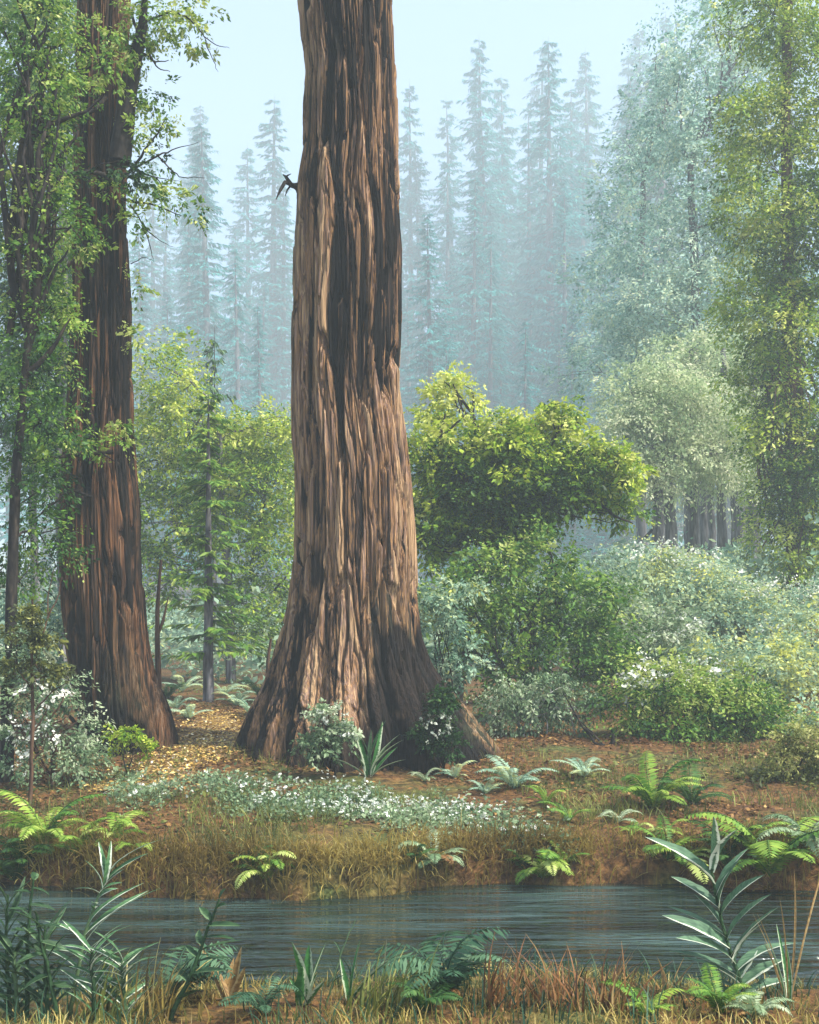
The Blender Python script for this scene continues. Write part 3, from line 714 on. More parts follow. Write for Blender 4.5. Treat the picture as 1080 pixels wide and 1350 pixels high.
# --- right of the big redwood
leafy('broadleaf_tree', 'arching tree with sun-tinted yellow top and shade-tinted underside right of the big redwood', 'tree', 600, 17.5,
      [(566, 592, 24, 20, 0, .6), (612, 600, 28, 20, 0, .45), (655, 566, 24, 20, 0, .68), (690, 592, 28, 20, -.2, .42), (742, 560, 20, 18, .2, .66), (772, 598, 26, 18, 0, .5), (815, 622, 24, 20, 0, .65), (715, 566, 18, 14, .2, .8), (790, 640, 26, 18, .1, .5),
       (635, 645, 40, 24, -.1, .1), (700, 638, 40, 26, -.2, .08), (752, 650, 34, 22, -.1, .12), (615, 690, 34, 22, 0, .35), (556, 655, 18, 34, .2, .65), (680, 690, 36, 20, 0, .1), (600, 520, 24, 20, .6, .9), (560, 720, 22, 26, .2, .45), (815, 672, 20, 16, .3, .4), (575, 560, 16, 14, .4, .85), (650, 660, 56, 34, .1, .10), (715, 655, 50, 32, .1, .14), (600, 650, 40, 34, .1, .28), (690, 615, 60, 24, .2, .4), (770, 635, 36, 26, .1, .35), (640, 720, 50, 30, .2, .3), (580, 690, 34, 34, .2, .4)],  # clump tints paint a shaded core and underside, sunlit tops
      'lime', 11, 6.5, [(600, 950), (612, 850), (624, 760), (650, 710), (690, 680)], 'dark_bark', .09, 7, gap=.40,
      extra_twigs=[([[(650, 715), (690, 690), (730, 660), (780, 645), (805, 640)], [(600, 775), (620, 755), (640, 738), (652, 722)], [(575, 585), (590, 570), (612, 548)], [(578, 582), (584, 560), (588, 545)], [(780, 655), (810, 680), (835, 690)]], .035, .01)])
leafy('bush', 'rounded mid-green bush beneath the arching tree', 'bush', 700, 16.2,
      [(640, 760, 44, 34, 0, .4), (700, 770, 46, 40, 0, .5), (620, 820, 44, 34, -.2, .42), (690, 830, 50, 44, -.2, .45), (760, 800, 48, 44, 0, .42), (750, 870, 54, 40, -.2, .35), (670, 880, 40, 34, -.1, .3), (800, 850, 36, 40, 0, .4), (590, 790, 26, 20, -.3, .55), (720, 730, 34, 26, .2, .45)],
      'bright', 9, 6.2, None, 'dark_bark', .06, 5, gap=.38, stem_name='stem', crown_name='foliage',
      extra_twigs=[([[(762, 890), (762, 860), (766, 845)], [(764, 885), (785, 868), (805, 850)], [(764, 870), (772, 852), (775, 842)], [(800, 830), (812, 815), (818, 800)]], .02, .006)])
leafy('fern_bush', 'feathery blue-green sprig against the right side of the big redwood', 'shrub', 590, 14.6,
      [(575, 795, 22, 14, -.3, .5), (570, 820, 24, 16, -.3, .4), (600, 780, 30, 14, -.2, .6), (610, 860, 26, 30, 0, .3), (575, 880, 18, 22, 0, .25)], 'mint', 6, 5.5, None, 'dark_bark', .02, 3, stem_name='stem', crown_name='foliage')
leafy('shrub', 'grey-green shrub with whitish stems by the right hand root', 'shrub', 690, 14.2,
      [(680, 915, 40, 20, 0, .45), (725, 910, 36, 22, 0, .35), (655, 940, 26, 20, 0, .4), (700, 945, 40, 24, .1, .25), (750, 930, 30, 30, .1, .2)], 'sage', 6, 5.0, None, 'pale_bark', .02, 5, stem_name='stem', crown_name='foliage', droop=.6,
      extra_twigs=[([[(712, 985), (708, 950), (700, 930)], [(720, 985), (722, 955), (716, 935)], [(760, 985), (756, 955), (745, 920)]], .012, .004)], twig_mat='pale_bark')
leafy('shrub', 'domed shrub with cream blossom on top and dark base by the bank', 'shrub', 905, 14.0,
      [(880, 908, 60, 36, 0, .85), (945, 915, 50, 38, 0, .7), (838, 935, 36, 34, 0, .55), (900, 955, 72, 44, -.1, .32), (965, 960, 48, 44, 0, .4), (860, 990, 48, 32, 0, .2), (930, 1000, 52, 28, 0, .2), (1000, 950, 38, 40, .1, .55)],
      'bright', 10, 5.6, None, 'dark_bark', .05, 5, gap=.36, stem_name='stem', crown_name='foliage', white=[(870, 888, 52, 10, -.1, .8), (920, 885, 30, 8, 0, .8), (835, 910, 20, 10, -.1, .6)],
      extra_twigs=[([[(945, 1012), (970, 990), (1000, 965), (1022, 944)], [(972, 988), (976, 970), (984, 955)], [(950, 930), (958, 915), (966, 902)], [(955, 915), (968, 914), (976, 908)], [(930, 1000), (935, 980), (948, 965)]], .022, .005)])
leafy('dead_bush', 'leafless dark twigs rising out of a rusty dead bush beyond the ferns', 'dead bush', 808, 13.4,
      [(815, 1000, 26, 12, 0, .2), (838, 990, 22, 12, 0, .25), (800, 1010, 20, 10, 0, .15)], 'redfern', 5, 5, None, 'dark_bark', .025, 2, stem_name='stem', crown_name='foliage',
      extra_twigs=[([[(796, 1010), (797, 985), (780, 965), (762, 948)], [(797, 985), (785, 980), (760, 945), (742, 912)], [(800, 1005), (812, 990), (822, 985)], [(826, 1000), (845, 985), (858, 970)], [(782, 968), (770, 960), (764, 955)]], .02, .004)])
leafy('bush', 'yellow-lit bush at the right edge above the arching fern', 'bush', 1050, 11.6,
      [(1035, 1000, 34, 20, 0, .65), (1065, 985, 26, 26, 0, .7), (1000, 1040, 40, 24, -.1, .4), (1050, 1040, 40, 28, 0, .5), (1020, 1070, 46, 20, -.1, .3), (960, 1060, 36, 20, 0, .3)],
      'olive', 9, 5.6, None, 'dark_bark', .03, 4, stem_name='stem', crown_name='foliage',
      extra_twigs=[([[(1060, 1050), (1050, 1035), (1040, 1040), (1028, 1036)], [(1050, 1036), (1052, 1026)], [(1030, 1000), (1034, 985), (1030, 975)], [(1000, 1040), (1020, 1026), (1035, 1022)]], .012, .004)])
for lab, px, d, bl, pal, wh, tw in [
    ('pale shrub on the slope crowned with white blossom, nearest the grey trunks', 880, 22.5, [(850, 765, 40, 36, 0, .55), (895, 765, 48, 34, 0, .7), (940, 785, 44, 32, 0, .55), (870, 815, 50, 40, -.3, .5), (925, 830, 52, 40, -.4, .6), (975, 805, 34, 26, 0, .5)], 'mint', [(860, 732, 40, 12, 0, .8), (905, 736, 40, 10, 0, .8), (945, 758, 30, 10, 0, .8)],
     [[(892, 840), (896, 822), (908, 810), (912, 815)], [(880, 846), (886, 826), (884, 822)], [(902, 825), (918, 818), (930, 812)], [(944, 840), (952, 825), (950, 818)]]),
    ('blue-green shrub with a white flowered crest at the far right slope', 1010, 22.0, [(980, 805, 48, 34, 0, .5), (1030, 810, 50, 34, 0, .6), (1078, 815, 44, 36, 0, .5), (970, 850, 54, 40, -.4, .55), (1040, 860, 58, 40, -.4, .75)], 'mint', [(985, 775, 40, 12, 0, .8), (1035, 780, 46, 12, 0, .8), (1078, 788, 24, 12, 0, .8)], []),
    ('pale mint shrub cut by the right edge, below the white flowered crest', 1070, 19.5, [(1050, 850, 40, 36, 0, .6), (1085, 860, 44, 44, 0, .75), (1060, 890, 44, 34, -.2, .7), (1010, 870, 40, 30, .2, .6)], 'mint', [(1050, 826, 40, 10, 0, .7)], []),
    ('low sage shrub at the right edge behind the yellow-lit bush', 1060, 14.2, [(1045, 960, 36, 26, 0, .6), (1080, 970, 36, 34, 0, .7), (1020, 985, 36, 22, 0, .45), (1060, 1000, 40, 24, -.1, .5)], 'mint', None, []),
    ('lower grey-green slope shrub between the domed shrub and mid-green bush', 850, 17.5, [(815, 840, 46, 44, 0, .5), (865, 850, 50, 40, 0, .6), (825, 885, 40, 36, 0, .35), (905, 860, 46, 32, .2, .6), (800, 790, 36, 36, .3, .5)], 'sage', [(870, 826, 44, 10, 0, .6)], [[(815, 905), (825, 875), (840, 862), (850, 856)], [(820, 880), (806, 868), (800, 862)]]),
    ('bright yellow-green slope shrub at the right edge above the domed shrub', 1030, 17.0, [(1000, 895, 50, 38, 0, .6), (1055, 885, 46, 42, 0, .85), (1040, 935, 52, 38, 0, .8), (1078, 950, 36, 46, 0, .7), (960, 880, 40, 30, 0, .6), (1010, 960, 40, 30, 0, .6)], 'mint', None, [])]:
    leafy('shrub', lab, 'shrub', px, d, bl, pal, 9, 6.0, None, 'dark_bark', .05, 4, gap=.42, stem_name='stem', crown_name='foliage', white=wh, extra_twigs=[(tw, .02, .006)] if tw else ())

# --- trees of the right background
leafy('willow_tree', 'pale willow with forked grey trunk and weeping sage crown', 'tree', 868, 30.0,
      [(840, 580, 34, 50, 0, .6), (880, 540, 50, 50, .5, .5), (930, 570, 50, 44, .4, .55), (900, 620, 60, 34, 0, .6), (840, 640, 34, 26, -.2, .75), (960, 605, 44, 30, .2, .55), (840, 520, 40, 30, .6, .45)], 'pale', 7, 6.0,
      [(868, 790), (868, 700), (868, 650), (862, 600), (860, 550)], 'grey_bark', .2, 5, gap=.42, droop=.6, seed=77,
      extra_twigs=[([[(868, 650), (880, 610), (884, 570), (890, 530)], [(866, 640), (852, 600), (845, 575)], [(850, 710), (868, 690), (880, 668), (892, 645)]], .05, .015)])
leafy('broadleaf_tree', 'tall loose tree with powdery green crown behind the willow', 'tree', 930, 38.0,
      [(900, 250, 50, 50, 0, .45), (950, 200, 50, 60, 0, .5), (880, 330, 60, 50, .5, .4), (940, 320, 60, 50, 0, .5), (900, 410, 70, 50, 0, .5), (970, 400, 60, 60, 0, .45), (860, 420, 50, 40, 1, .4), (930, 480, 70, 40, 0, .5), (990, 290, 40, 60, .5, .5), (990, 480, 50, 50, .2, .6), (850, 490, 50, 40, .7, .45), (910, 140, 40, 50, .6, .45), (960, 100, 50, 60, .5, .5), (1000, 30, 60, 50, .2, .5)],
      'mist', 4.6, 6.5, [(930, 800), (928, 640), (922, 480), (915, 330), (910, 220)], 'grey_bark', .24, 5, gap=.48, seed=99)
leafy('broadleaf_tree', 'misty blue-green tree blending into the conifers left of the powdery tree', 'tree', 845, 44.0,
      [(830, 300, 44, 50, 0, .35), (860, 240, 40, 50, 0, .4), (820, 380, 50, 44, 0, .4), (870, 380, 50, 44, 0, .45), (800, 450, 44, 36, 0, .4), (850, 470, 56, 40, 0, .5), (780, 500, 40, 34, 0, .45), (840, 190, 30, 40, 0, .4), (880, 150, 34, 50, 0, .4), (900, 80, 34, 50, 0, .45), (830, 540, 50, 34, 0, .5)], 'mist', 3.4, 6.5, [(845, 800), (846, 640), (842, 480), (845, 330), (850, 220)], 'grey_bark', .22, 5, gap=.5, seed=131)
leafy('broadleaf_tree', 'large yellow-green tree filling the upper right edge', 'tree', 1046, 24.0,
      [(1000, 20, 44, 34, 0, .5), (1050, 30, 44, 50, 0, .5), (1050, 150, 50, 26, -.3, .68), (1000, 165, 36, 30, 0, .5), (1015, 220, 54, 36, -.2, .6), (1060, 280, 40, 40, -.2, .2), (1000, 290, 44, 34, 0, .55), (1040, 350, 50, 34, 0, .5), (1070, 430, 40, 50, 0, .25), (1010, 410, 54, 40, 0, .5),
       (1050, 500, 44, 50, 0, .3), (1000, 510, 30, 26, .2, .65), (1060, 580, 36, 50, 0, .2), (1024, 580, 38, 36, 0, .5), (1060, 660, 36, 50, 0, .1), (1036, 660, 36, 30, .1, .5), (1044, 720, 40, 28, -.2, .7), (1065, 740, 36, 34, 0, .4), (1024, 700, 30, 16, 0, .75), (1075, 200, 40, 50, .2, .25), (1035, 430, 40, 30, -.4, .7), (1075, 330, 40, 60, -.2, .12), (1040, 560, 40, 26, -.4, .6), (1070, 620, 40, 50, -.4, .05), (1075, 90, 40, 60, -.2, .55), (1030, 290, 34, 24, -.4, .75)],  # low-tint clumps put the crown's dark shadows into the leaf colour
      'lime', 6.5, 6.0, [(1046, 860), (1045, 650), (1042, 450), (1038, 250), (1036, 100), (1040, 0), (1042, -60)], 'brown_bark', .17, 5, gap=.48, seed=123)
for px, d, wpx, top, lab in [(880, 33, 24, 560, 'broad grey trunk first in the row behind the white blossom'), (912, 34, 20, 540, 'dark grey trunk second in the row behind the white blossom'), (938, 36, 10, 560, 'thin grey trunk between the broad ones behind the blossom'),
                             (952, 33, 13, 540, 'tall straight mauve-grey trunk in the middle of the slope trees'), (975, 36, 22, 560, 'pale squat grey trunk behind the slope trees'), (992, 32.5, 18, 570, 'dark grey trunk last in the row, near the yellow foliage')]:
    m = d / F
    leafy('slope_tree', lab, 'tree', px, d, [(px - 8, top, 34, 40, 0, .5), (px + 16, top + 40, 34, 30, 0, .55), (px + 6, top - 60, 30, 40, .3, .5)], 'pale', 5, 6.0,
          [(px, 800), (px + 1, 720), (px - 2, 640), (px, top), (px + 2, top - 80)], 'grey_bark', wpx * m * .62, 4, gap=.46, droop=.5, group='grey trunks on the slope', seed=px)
for px, d, wpx, lab in [(84, 21, 22, 'blue-green trunk half lost behind the leaning redwood'), (46, 23, 14, 'slim blue-grey trunk in the shade at the left edge')]:
    m = d / F
    leafy('broadleaf_tree', lab, 'tree', px, d, [(px, 420, 50, 60, 0, .4), (px - 20, 520, 50, 50, 0, .3), (px + 10, 600, 44, 40, 0, .35), (px, 300, 50, 70, .4, .5), (px, 180, 50, 60, .3, .5), (px - 10, 60, 60, 60, .4, .5)], 'deep' if px < 60 else 'bright', 6, 7,
          [(px, 930), (px + 2, 800), (px - 4, 640), (px, 420), (px, 200)], 'grey_bark', wpx * m * .5, 4, seed=px)

# ------------------------------------------------------------------ ferns
def frond(Lf=.7, n=26, a0=18, a1=105, wid=.13, seed=0, tint=.5, pinw=.55):
    rs = np.random.default_rng(seed)
    t = np.linspace(0, 1, n + 1)
    ang = np.radians(a0 + (a1 - a0) * t ** 1.2)
    st = Lf / n
    p = np.zeros((n + 1, 3))
    p[1:, 0] = np.cumsum(np.sin(ang[:-1]) * st); p[1:, 2] = np.cumsum(np.cos(ang[:-1]) * st)
    tan = np.stack([np.sin(ang), 0 * ang, np.cos(ang)], 1)
    nor = np.stack([-np.cos(ang), 0 * ang, np.sin(ang)], 1)
    ks = np.arange(2, n + 1)
    prof = np.sin(np.pi * np.clip(t[ks] * .9 + .08, 0, 1)) ** .7 * wid + .006
    B, D, S, Ln = [], [], [], []
    for s in (-1, 1):
        d = unit(np.array([0, s * 1., 0])[None] * .9 + tan[ks] * .42 - nor[ks] * (.12 + .2 * rs.random(len(ks)))[:, None] + rs.normal(size=(len(ks), 3)) * .05)
        B.append(p[ks]); D.append(d); S.append(unit(np.cross(nor[ks], d) * s)); Ln.append(prof * (.9 + .2 * rs.random(len(ks))))
    B, D, S, Ln = map(np.concatenate, (B, D, S, Ln))
    lv = quads(B, D, S, Ln, np.minimum(Ln * .4, st * 1.15 * pinw / .55), np.clip(tint + rs.normal(size=len(B)) * .07, 0, 1), .12, .05)
    rc = tubes([(p, np.linspace(.006, .0015, n + 1) * Lf / .7)], 4)
    return join([lv, (rc[0], rc[1], np.full(len(rc[0]), max(0, tint - .25)))])

FR = {}
def frond_set(key, mats, **k):
    FR[key] = [(mesh('frond', *frond(seed=s, tint=tn, **k))) for s, tn in enumerate((.35, .5, .62, .74))]
    for m_ in FR[key]: m_.materials.append(L[mats])
frond_set('sword', 'bright', Lf=.7, n=30, a0=15, a1=112, wid=.10)
frond_set('lime', 'bright', Lf=.6, n=26, a0=12, a1=150, wid=.10)
for m_ in FR['lime']:
    a_ = m_.attributes['tint'].data
    for q in a_: q.value = min(1, q.value + .16)
frond_set('pale', 'sage', Lf=.6, n=26, a0=20, a1=140, wid=.09)
frond_set('deep', 'deep', Lf=.7, n=28, a0=18, a1=115, wid=.11)
frond_set('brown', 'redfern', Lf=.6, n=22, a0=40, a1=140, wid=.07)
frond_set('mint', 'mint', Lf=.6, n=24, a0=25, a1=120, wid=.10)
frond_set('palm', 'blade', Lf=.8, n=20, a0=10, a1=130, wid=.20, pinw=.4)

def fern(label, px, py, key, size, n=13, group=None, name='fern', arc=None, tilt=0, loc=None, dz=0.0):
    b = G(px, py) if loc is None else np.asarray(loc)
    b = b + np.array([0, 0, dz])
    t = thing(name, label, 'fern', b, group, rng.random() * 6.28 if arc is None else 0)
    for k in range(n):
        a = (k + rng.random() * .7) / n * 2 * math.pi if arc is None else R(arc[0] + (arc[1] - arc[0]) * (k + rng.random() * .5) / n)
        kk = 'brown' if rng.random() < .04 else key
        o = link('frond', FR[kk][rng.integers(0, 4)], None, t, (0, 0, -.01), (rng.normal() * .12, rng.normal() * .16 + tilt, a))
        s = size * (.6 + .6 * rng.random()); o.scale = (s, s * (.8 + .4 * rng.random()), s * (.75 + .45 * rng.random()))
    return t

fern('bright sword fern arching in front of the dead bush', 862, 1066, 'sword', .95, 15)
fern('ragged blue-green fern on the slope right of the roots', 678, 1040, 'mint', .8, 10)
fern('small teal fern behind the bright sword fern', 770, 1024, 'mint', .7, 9)
fern('dusky fern in the shade left of the yellow bush', 912, 1060, 'deep', .75, 10)
fern('low green fern on the rusty slope below the right hand root', 720, 1062, 'sword', .55, 9)
fern('large spreading fern on the bank at the left edge', 60, 1118, 'sword', 1.0, 14)
fern('broad yellow-green fern beside the left edge fern', 150, 1112, 'lime', .8, 13)
fern('lime fern drooping over the bank left of the pale ferns', 352, 1160, 'lime', .72, 14)
fern('pale cream-green fern hanging over the water edge', 573, 1152, 'pale', .78, 14)
fern('bright lime fern overhanging the water beside the pale one', 716, 1160, 'lime', .85, 16)
fern('yellow-green fern behind the tall highlit plant', 905, 1150, 'lime', .85, 13)
fern('big green fern arching over the stream at the right edge', 1015, 1165, 'sword', 1.25, 14)
fern('second drooping fern at the right edge behind the big one', 1065, 1120, 'pale', 1.0, 11)
fern('feathery fern in the grass at the front of the far bank at left', 20, 1165, 'deep', .8, 11)
for px, py, s, key in [(232, 935, .8, 'mint'), (250, 948, .7, 'mint'), (312, 930, .8, 'mint'), (330, 942, .8, 'mint'), (345, 925, .9, 'deep'), (222, 920, .9, 'deep'), (296, 916, .9, 'mint'), (370, 930, .8, 'mint'), (240, 912, .9, 'mint')]:
    fern('soft green fern on the floor of the gap between the redwoods', px, py, key, s, 9, 'ferns in the gap between the redwoods')
for px, py, s, key in [(105, 1128, .6, 'sword'), (30, 1150, .6, 'deep'), (180, 1125, .45, 'lime'), (330, 1150, .4, 'deep'), (545, 1148, .38, 'deep'), (690, 1150, .42, 'deep'), (745, 1150, .45, 'sword'), (880, 1140, .6, 'sword'), (960, 1150, .7, 'deep'), (985, 1120, .6, 'sword'), (600, 1026, .45, 'mint'), (640, 1046, .4, 'mint'), (560, 1030, .4, 'pale'), (750, 1085, .45, 'sword'), (815, 1085, .4, 'pale'), (835, 1100, .4, 'lime'), (880, 1105, .5, 'lime')]:
    fern('small fern tuft among the grass of the far bank and slope', px, py, key, s, 8, 'small ferns on the far bank')

# ------------------------------------------------------------------ strap plants, grasses, blades
def blades(b, az, lean, ln, wd, tint, curl=.9, seg=4):
    """grass blades: tapering ribbons that bend over"""
    n = len(b)
    t = np.linspace(0, 1, seg + 1)
    ang = lean[:, None] + curl * np.asarray(np.broadcast_to(1.0, n))[:, None] * t[None] ** 1.3
    step = (ln / seg)[:, None]
    rr = np.concatenate([np.zeros((n, 1)), np.cumsum(np.sin(ang[:, :-1]) * step, 1)], 1)
    zz = np.concatenate([np.zeros((n, 1)), np.cumsum(np.cos(ang[:, :-1]) * step, 1)], 1)
    dirv = np.stack([np.cos(az), np.sin(az)], 1)
    C = np.concatenate([b[:, None, :2] + rr[..., None] * dirv[:, None], (b[:, None, 2] + zz)[..., None]], -1)
    sa = az + np.pi / 2 + rng.normal(size=n) * .6
    sd = np.stack([np.cos(sa), np.sin(sa), 0 * sa], 1)[:, None]
    w = (wd[:, None] * (1 - t[None] ** 1.5) * .5 + .0006)[..., None]
    V = np.stack([C - sd * w, C + sd * w], 2).reshape(n, -1, 3)
    q = np.array([[2 * i, 2 * i + 1, 2 * i + 3, 2 * i + 2] for i in range(seg)])
    Q = (np.arange(n)[:, None, None] * (2 * (seg + 1)) + q[None]).reshape(-1, 4)
    return V.reshape(-1, 3), Q, np.repeat(tint, 2 * (seg + 1))

def scatter(n, x0, x1, y0, y1, mask=None):
    x = rng.uniform(x0, x1, n); y = rng.uniform(y0, y1, n)
    if mask is not None:
        k = rng.random(n) < mask(x, y); x, y = x[k], y[k]
    return np.stack([x, y, ground(x, y)], 1)

def img_xy(x, y, z):
    return CX + x / y * F, HZ + (H - z) / y * F

def grass(name, label, pts, mat, ln, wd, tint, lean=.15, leanv=.35, curl=.9, az=None):
    n = len(pts)
    a = rng.random(n) * 6.28 if az is None else az + rng.normal(size=n) * .8
    tt = np.clip(tint + .3 * (noise(pts[:, 0] * 2, pts[:, 1] * 2, 0, 41) - .5) * 2 + rng.normal(size=n) * .1, 0, 1)
    geo = blades(pts - [0, 0, .015], a, np.clip(lean + rng.normal(size=n) * leanv, -.2, 1.5), ln * (.5 + .8 * rng.random(n)), wd * (.7 + .6 * rng.random(n)), tt, curl)
    return tag(build(name, geo, L[mat]), label, 'grass', kind='stuff')

def lip(x, y):  # overhanging grass along the far bank
    u = y - far_edge(x)
    return np.exp(-((u - .12) / .15) ** 2) * (.35 + .9 * (noise(x * 1.1, y * .4, 0, 61) > .42))
grass('bank_grass', 'straw coloured grass hanging over the far bank', scatter(42000, -4.2, 4.6, 8.3, 9.9, lip), 'straw', .26, .010, .62, .5, .35, 1.3, az=-math.pi / 2)
grass('bank_grass', 'dark olive grass along the top of the far bank', scatter(17000, -4.4, 4.8, 8.7, 10.6, lambda x, y: .6 * (noise(x * 1.3, y * 1.3, 0, 71) > .42) * sstep(.1, .3, y - far_edge(x))), 'olive', .15, .008, .45, .3, .35, 1.1)
grass('meadow_grass', 'short olive grass between the flowers and the bank', scatter(34000, -5, 6, 9.2, 14, lambda x, y: .6 * sstep(.46, .62, fbm(x * .8, y * .8, 0, 81, 3)) * sstep(14, 11, y)), 'olive', .13, .007, .5, .2, .35, .8)
def nearm(x, y): return sstep(-.02, .12, near_edge(x) - y) * (.12 + .88 * (noise(x * 2.2, y * 2.2, 0, 91) > .55))
grass('near_grass', 'mixed green and straw grass on the near bank', scatter(6500, -2.6, 2.6, 4.3, 6.4, nearm), 'olive', .085, .006, .34, .25, .35, .9)
grass('near_grass', 'dark green blades at the edge of the near bank', scatter(1700, -2.6, 2.6, 4.6, 6.4, nearm), 'blade', .17, .008, .22, .25, .3, .8)

grass('near_grass', 'short golden grass spilling over the soil of the near bank', scatter(8000, -2.6, 2.6, 4.3, 6.4, lambda x, y: sstep(-.02, .08, near_edge(x) - y) * (.2 + .8 * (noise(x * 1.4, y * 1.4, 0, 95) > .4))), 'straw', .10, .006, .55, .4, .35, 1.1)
# fallen leaves
def litter(name, label, pts, mat, ln, tint):
    n = len(pts)
    a = rng.random(n) * 6.28
    d = unit(np.stack([np.cos(a), np.sin(a), rng.normal(size=n) * .3], 1))
    s = unit(np.stack([-np.sin(a), np.cos(a), rng.normal(size=n) * .35], 1))
    l = ln * (.5 + rng.random(n))
    geo = quads(pts + np.array([0, 0, .012]), d, s, l, l * .55, np.clip(tint + rng.normal(size=n) * .2, 0, 1), .0, .15)
    return tag(build(name, geo, L[mat]), label, 'leaf litter', kind='stuff')
litter('fallen_leaves', 'rusty fallen leaves over the forest floor', scatter(90000, -6, 7, 9.1, 20, lambda x, y: .08 + .9 * sstep(.38, .62, fbm(x * 1.1, y * 1.1, 0, 21, 4))), 'litter', .05, .42)
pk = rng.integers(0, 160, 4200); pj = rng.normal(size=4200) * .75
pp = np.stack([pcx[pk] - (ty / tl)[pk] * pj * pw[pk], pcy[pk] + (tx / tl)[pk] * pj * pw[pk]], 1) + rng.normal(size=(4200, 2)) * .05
litter('fallen_leaves', 'fallen leaves along the trail, tinted golden for a patch of sun', np.column_stack([pp, ground(pp[:, 0], pp[:, 1]) + .012]), 'sun_gold', .042, .55)

# fallen twigs
tp = scatter(1500, -5, 6, 9.3, 18)
n = len(tp); a = rng.random(n) * 6.28
tl_ = .10 + .3 * rng.random(n)
dv_ = np.stack([np.cos(a), np.sin(a), rng.normal(size=n) * .12], 1)
tag(build('fallen_twigs', quads(tp + [0, 0, .015], dv_, np.stack([-np.sin(a), np.cos(a), 0 * a], 1), tl_, .008 + .008 * rng.random(n), rng.random(n) * .5, .0, .6), L['redfern']), 'thin dead twigs strewn over the leaf litter', 'twigs', kind='stuff')
# low flowering cover
def band(x, y):
    z = ground(x, y); px, py = img_xy(x, y, z)
    cy = np.interp(px, [150, 260, 360, 480, 600, 700, 760], [1040, 1042, 1060, 1068, 1085, 1105, 1118])
    return np.exp(-((py - cy) / 17) ** 2) * sstep(130, 190, px) * sstep(770, 690, px)
pts = scatter(60000, -4, 3, 8.9, 12.5, lambda x, y: .6 * band(x, y) * sstep(.35, .6, fbm(x * 1.6, y * 1.6, 0, 13, 3)))
n = len(pts)
ax = unit(rng.normal(size=(n, 3)) * .5 + [0, 0, 1.])
tag(build('flower_leaves', sprays(pts, ax, .10, .035, .55, 6, np.clip(.45 + .3 * (noise(pts[:, 0] * 2, pts[:, 1] * 2, 0, 11) - .5) + rng.normal(size=n) * .1, 0, 1), .8, .2), L['sage']), 'grey-green foliage of the low flowering ground cover', 'ground cover', kind='stuff')
fp = scatter(11000, -4, 3, 8.9, 12.5, lambda x, y: .6 * band(x, y) * sstep(.42, .62, fbm(x * 2.3, y * 2.3, 0, 19, 3)) * np.where(x < -1.6, .35, 1))
n = len(fp)
fp = fp + np.stack([0 * fp[:, 0], 0 * fp[:, 0], .08 + .07 * rng.random(n)], 1)
tag(build('flower_heads', sprays(fp, unit(rng.normal(size=(n, 3)) + [0, -.4, .6]), .022, .019, .8, 6, .35 + .6 * rng.random(n), .6, 0), L['white']), 'tiny white flowers sprinkled in a band across the bank', 'wildflowers', kind='stuff')
# mossy low growth on the floor and far undergrowth
up_ = scatter(30000, -7, 9, 9.3, 24, lambda x, y: .35 * sstep(.52, .66, fbm(x * .7 + 9, y * .7, 0, 33, 3)))
n = len(up_)
tag(build('undergrowth', sprays(up_, unit(rng.normal(size=(n, 3)) * .6 + [0, 0, 1.]), .12, .045, .5, 6, np.clip(.4 + rng.normal(size=n) * .18, 0, 1), .8, .2), L['olive']), 'low green plants creeping over the forest floor', 'undergrowth', kind='stuff')
up2 = scatter(30000, -26, 30, 23, 62, lambda x, y: .3 + .7 * (noise(x * .35, y * .35, 0, 55) > .4))
n = len(up2)
up2 = up2 + np.stack([0 * up2[:, 0], 0 * up2[:, 0], 1.5 * rng.random(n) ** 1.4 * (.4 + noise(up2[:, 0] * .4, up2[:, 1] * .4, 0, 5))], 1)
tag(build('undergrowth', sprays(up2, unit(rng.normal(size=(n, 3)) * .8 + [0, 0, .8]), .6, .2, .5, 8, np.clip(.45 + .3 * (noise(up2[:, 0] * .5, up2[:, 1] * .5, 0, 6) - .5) + rng.normal(size=n) * .1, 0, 1), .7, .25), L['mint']), 'distant green thicket below the misty conifers', 'undergrowth', kind='stuff')

# --- plants at the foot of the big redwood
leafy('shrub', 'small rounded shrub with pale flowers against the foot of the big redwood', 'shrub', 442, 11.35,
      [(432, 950, 22, 14, 0, .65), (424, 982, 22, 20, 0, .4), (448, 970, 14, 14, 0, .45)], 'sage', 9, 5, None, 'dark_bark', .015, 4, stem_name='stem', crown_name='foliage', white=[(438, 944, 18, 7, -.1, .5), (458, 962, 8, 6, -.1, .5)])
leafy('shrub', 'dark glossy shrub speckled white against the right hand root', 'shrub', 585, 11.75,
      [(580, 942, 16, 16, 0, .3), (570, 972, 22, 18, 0, .25), (592, 982, 18, 14, 0, .3), (580, 922, 10, 10, 0, .4)], 'deep', 12, 4.5, None, 'dark_bark', .015, 4, stem_name='stem', crown_name='foliage', white=[(575, 958, 18, 20, -.04, .3)])
leafy('seedling', 'tiny seedling with sparse lime leaves at the foot of the leaning redwood', 'seedling', 168, 11.6,
      [(160, 975, 18, 14, 0, .65), (178, 985, 16, 12, 0, .6)], 'lime', 4, 4.5, None, 'dark_bark', .014, 4, stem_name='stem', crown_name='foliage')

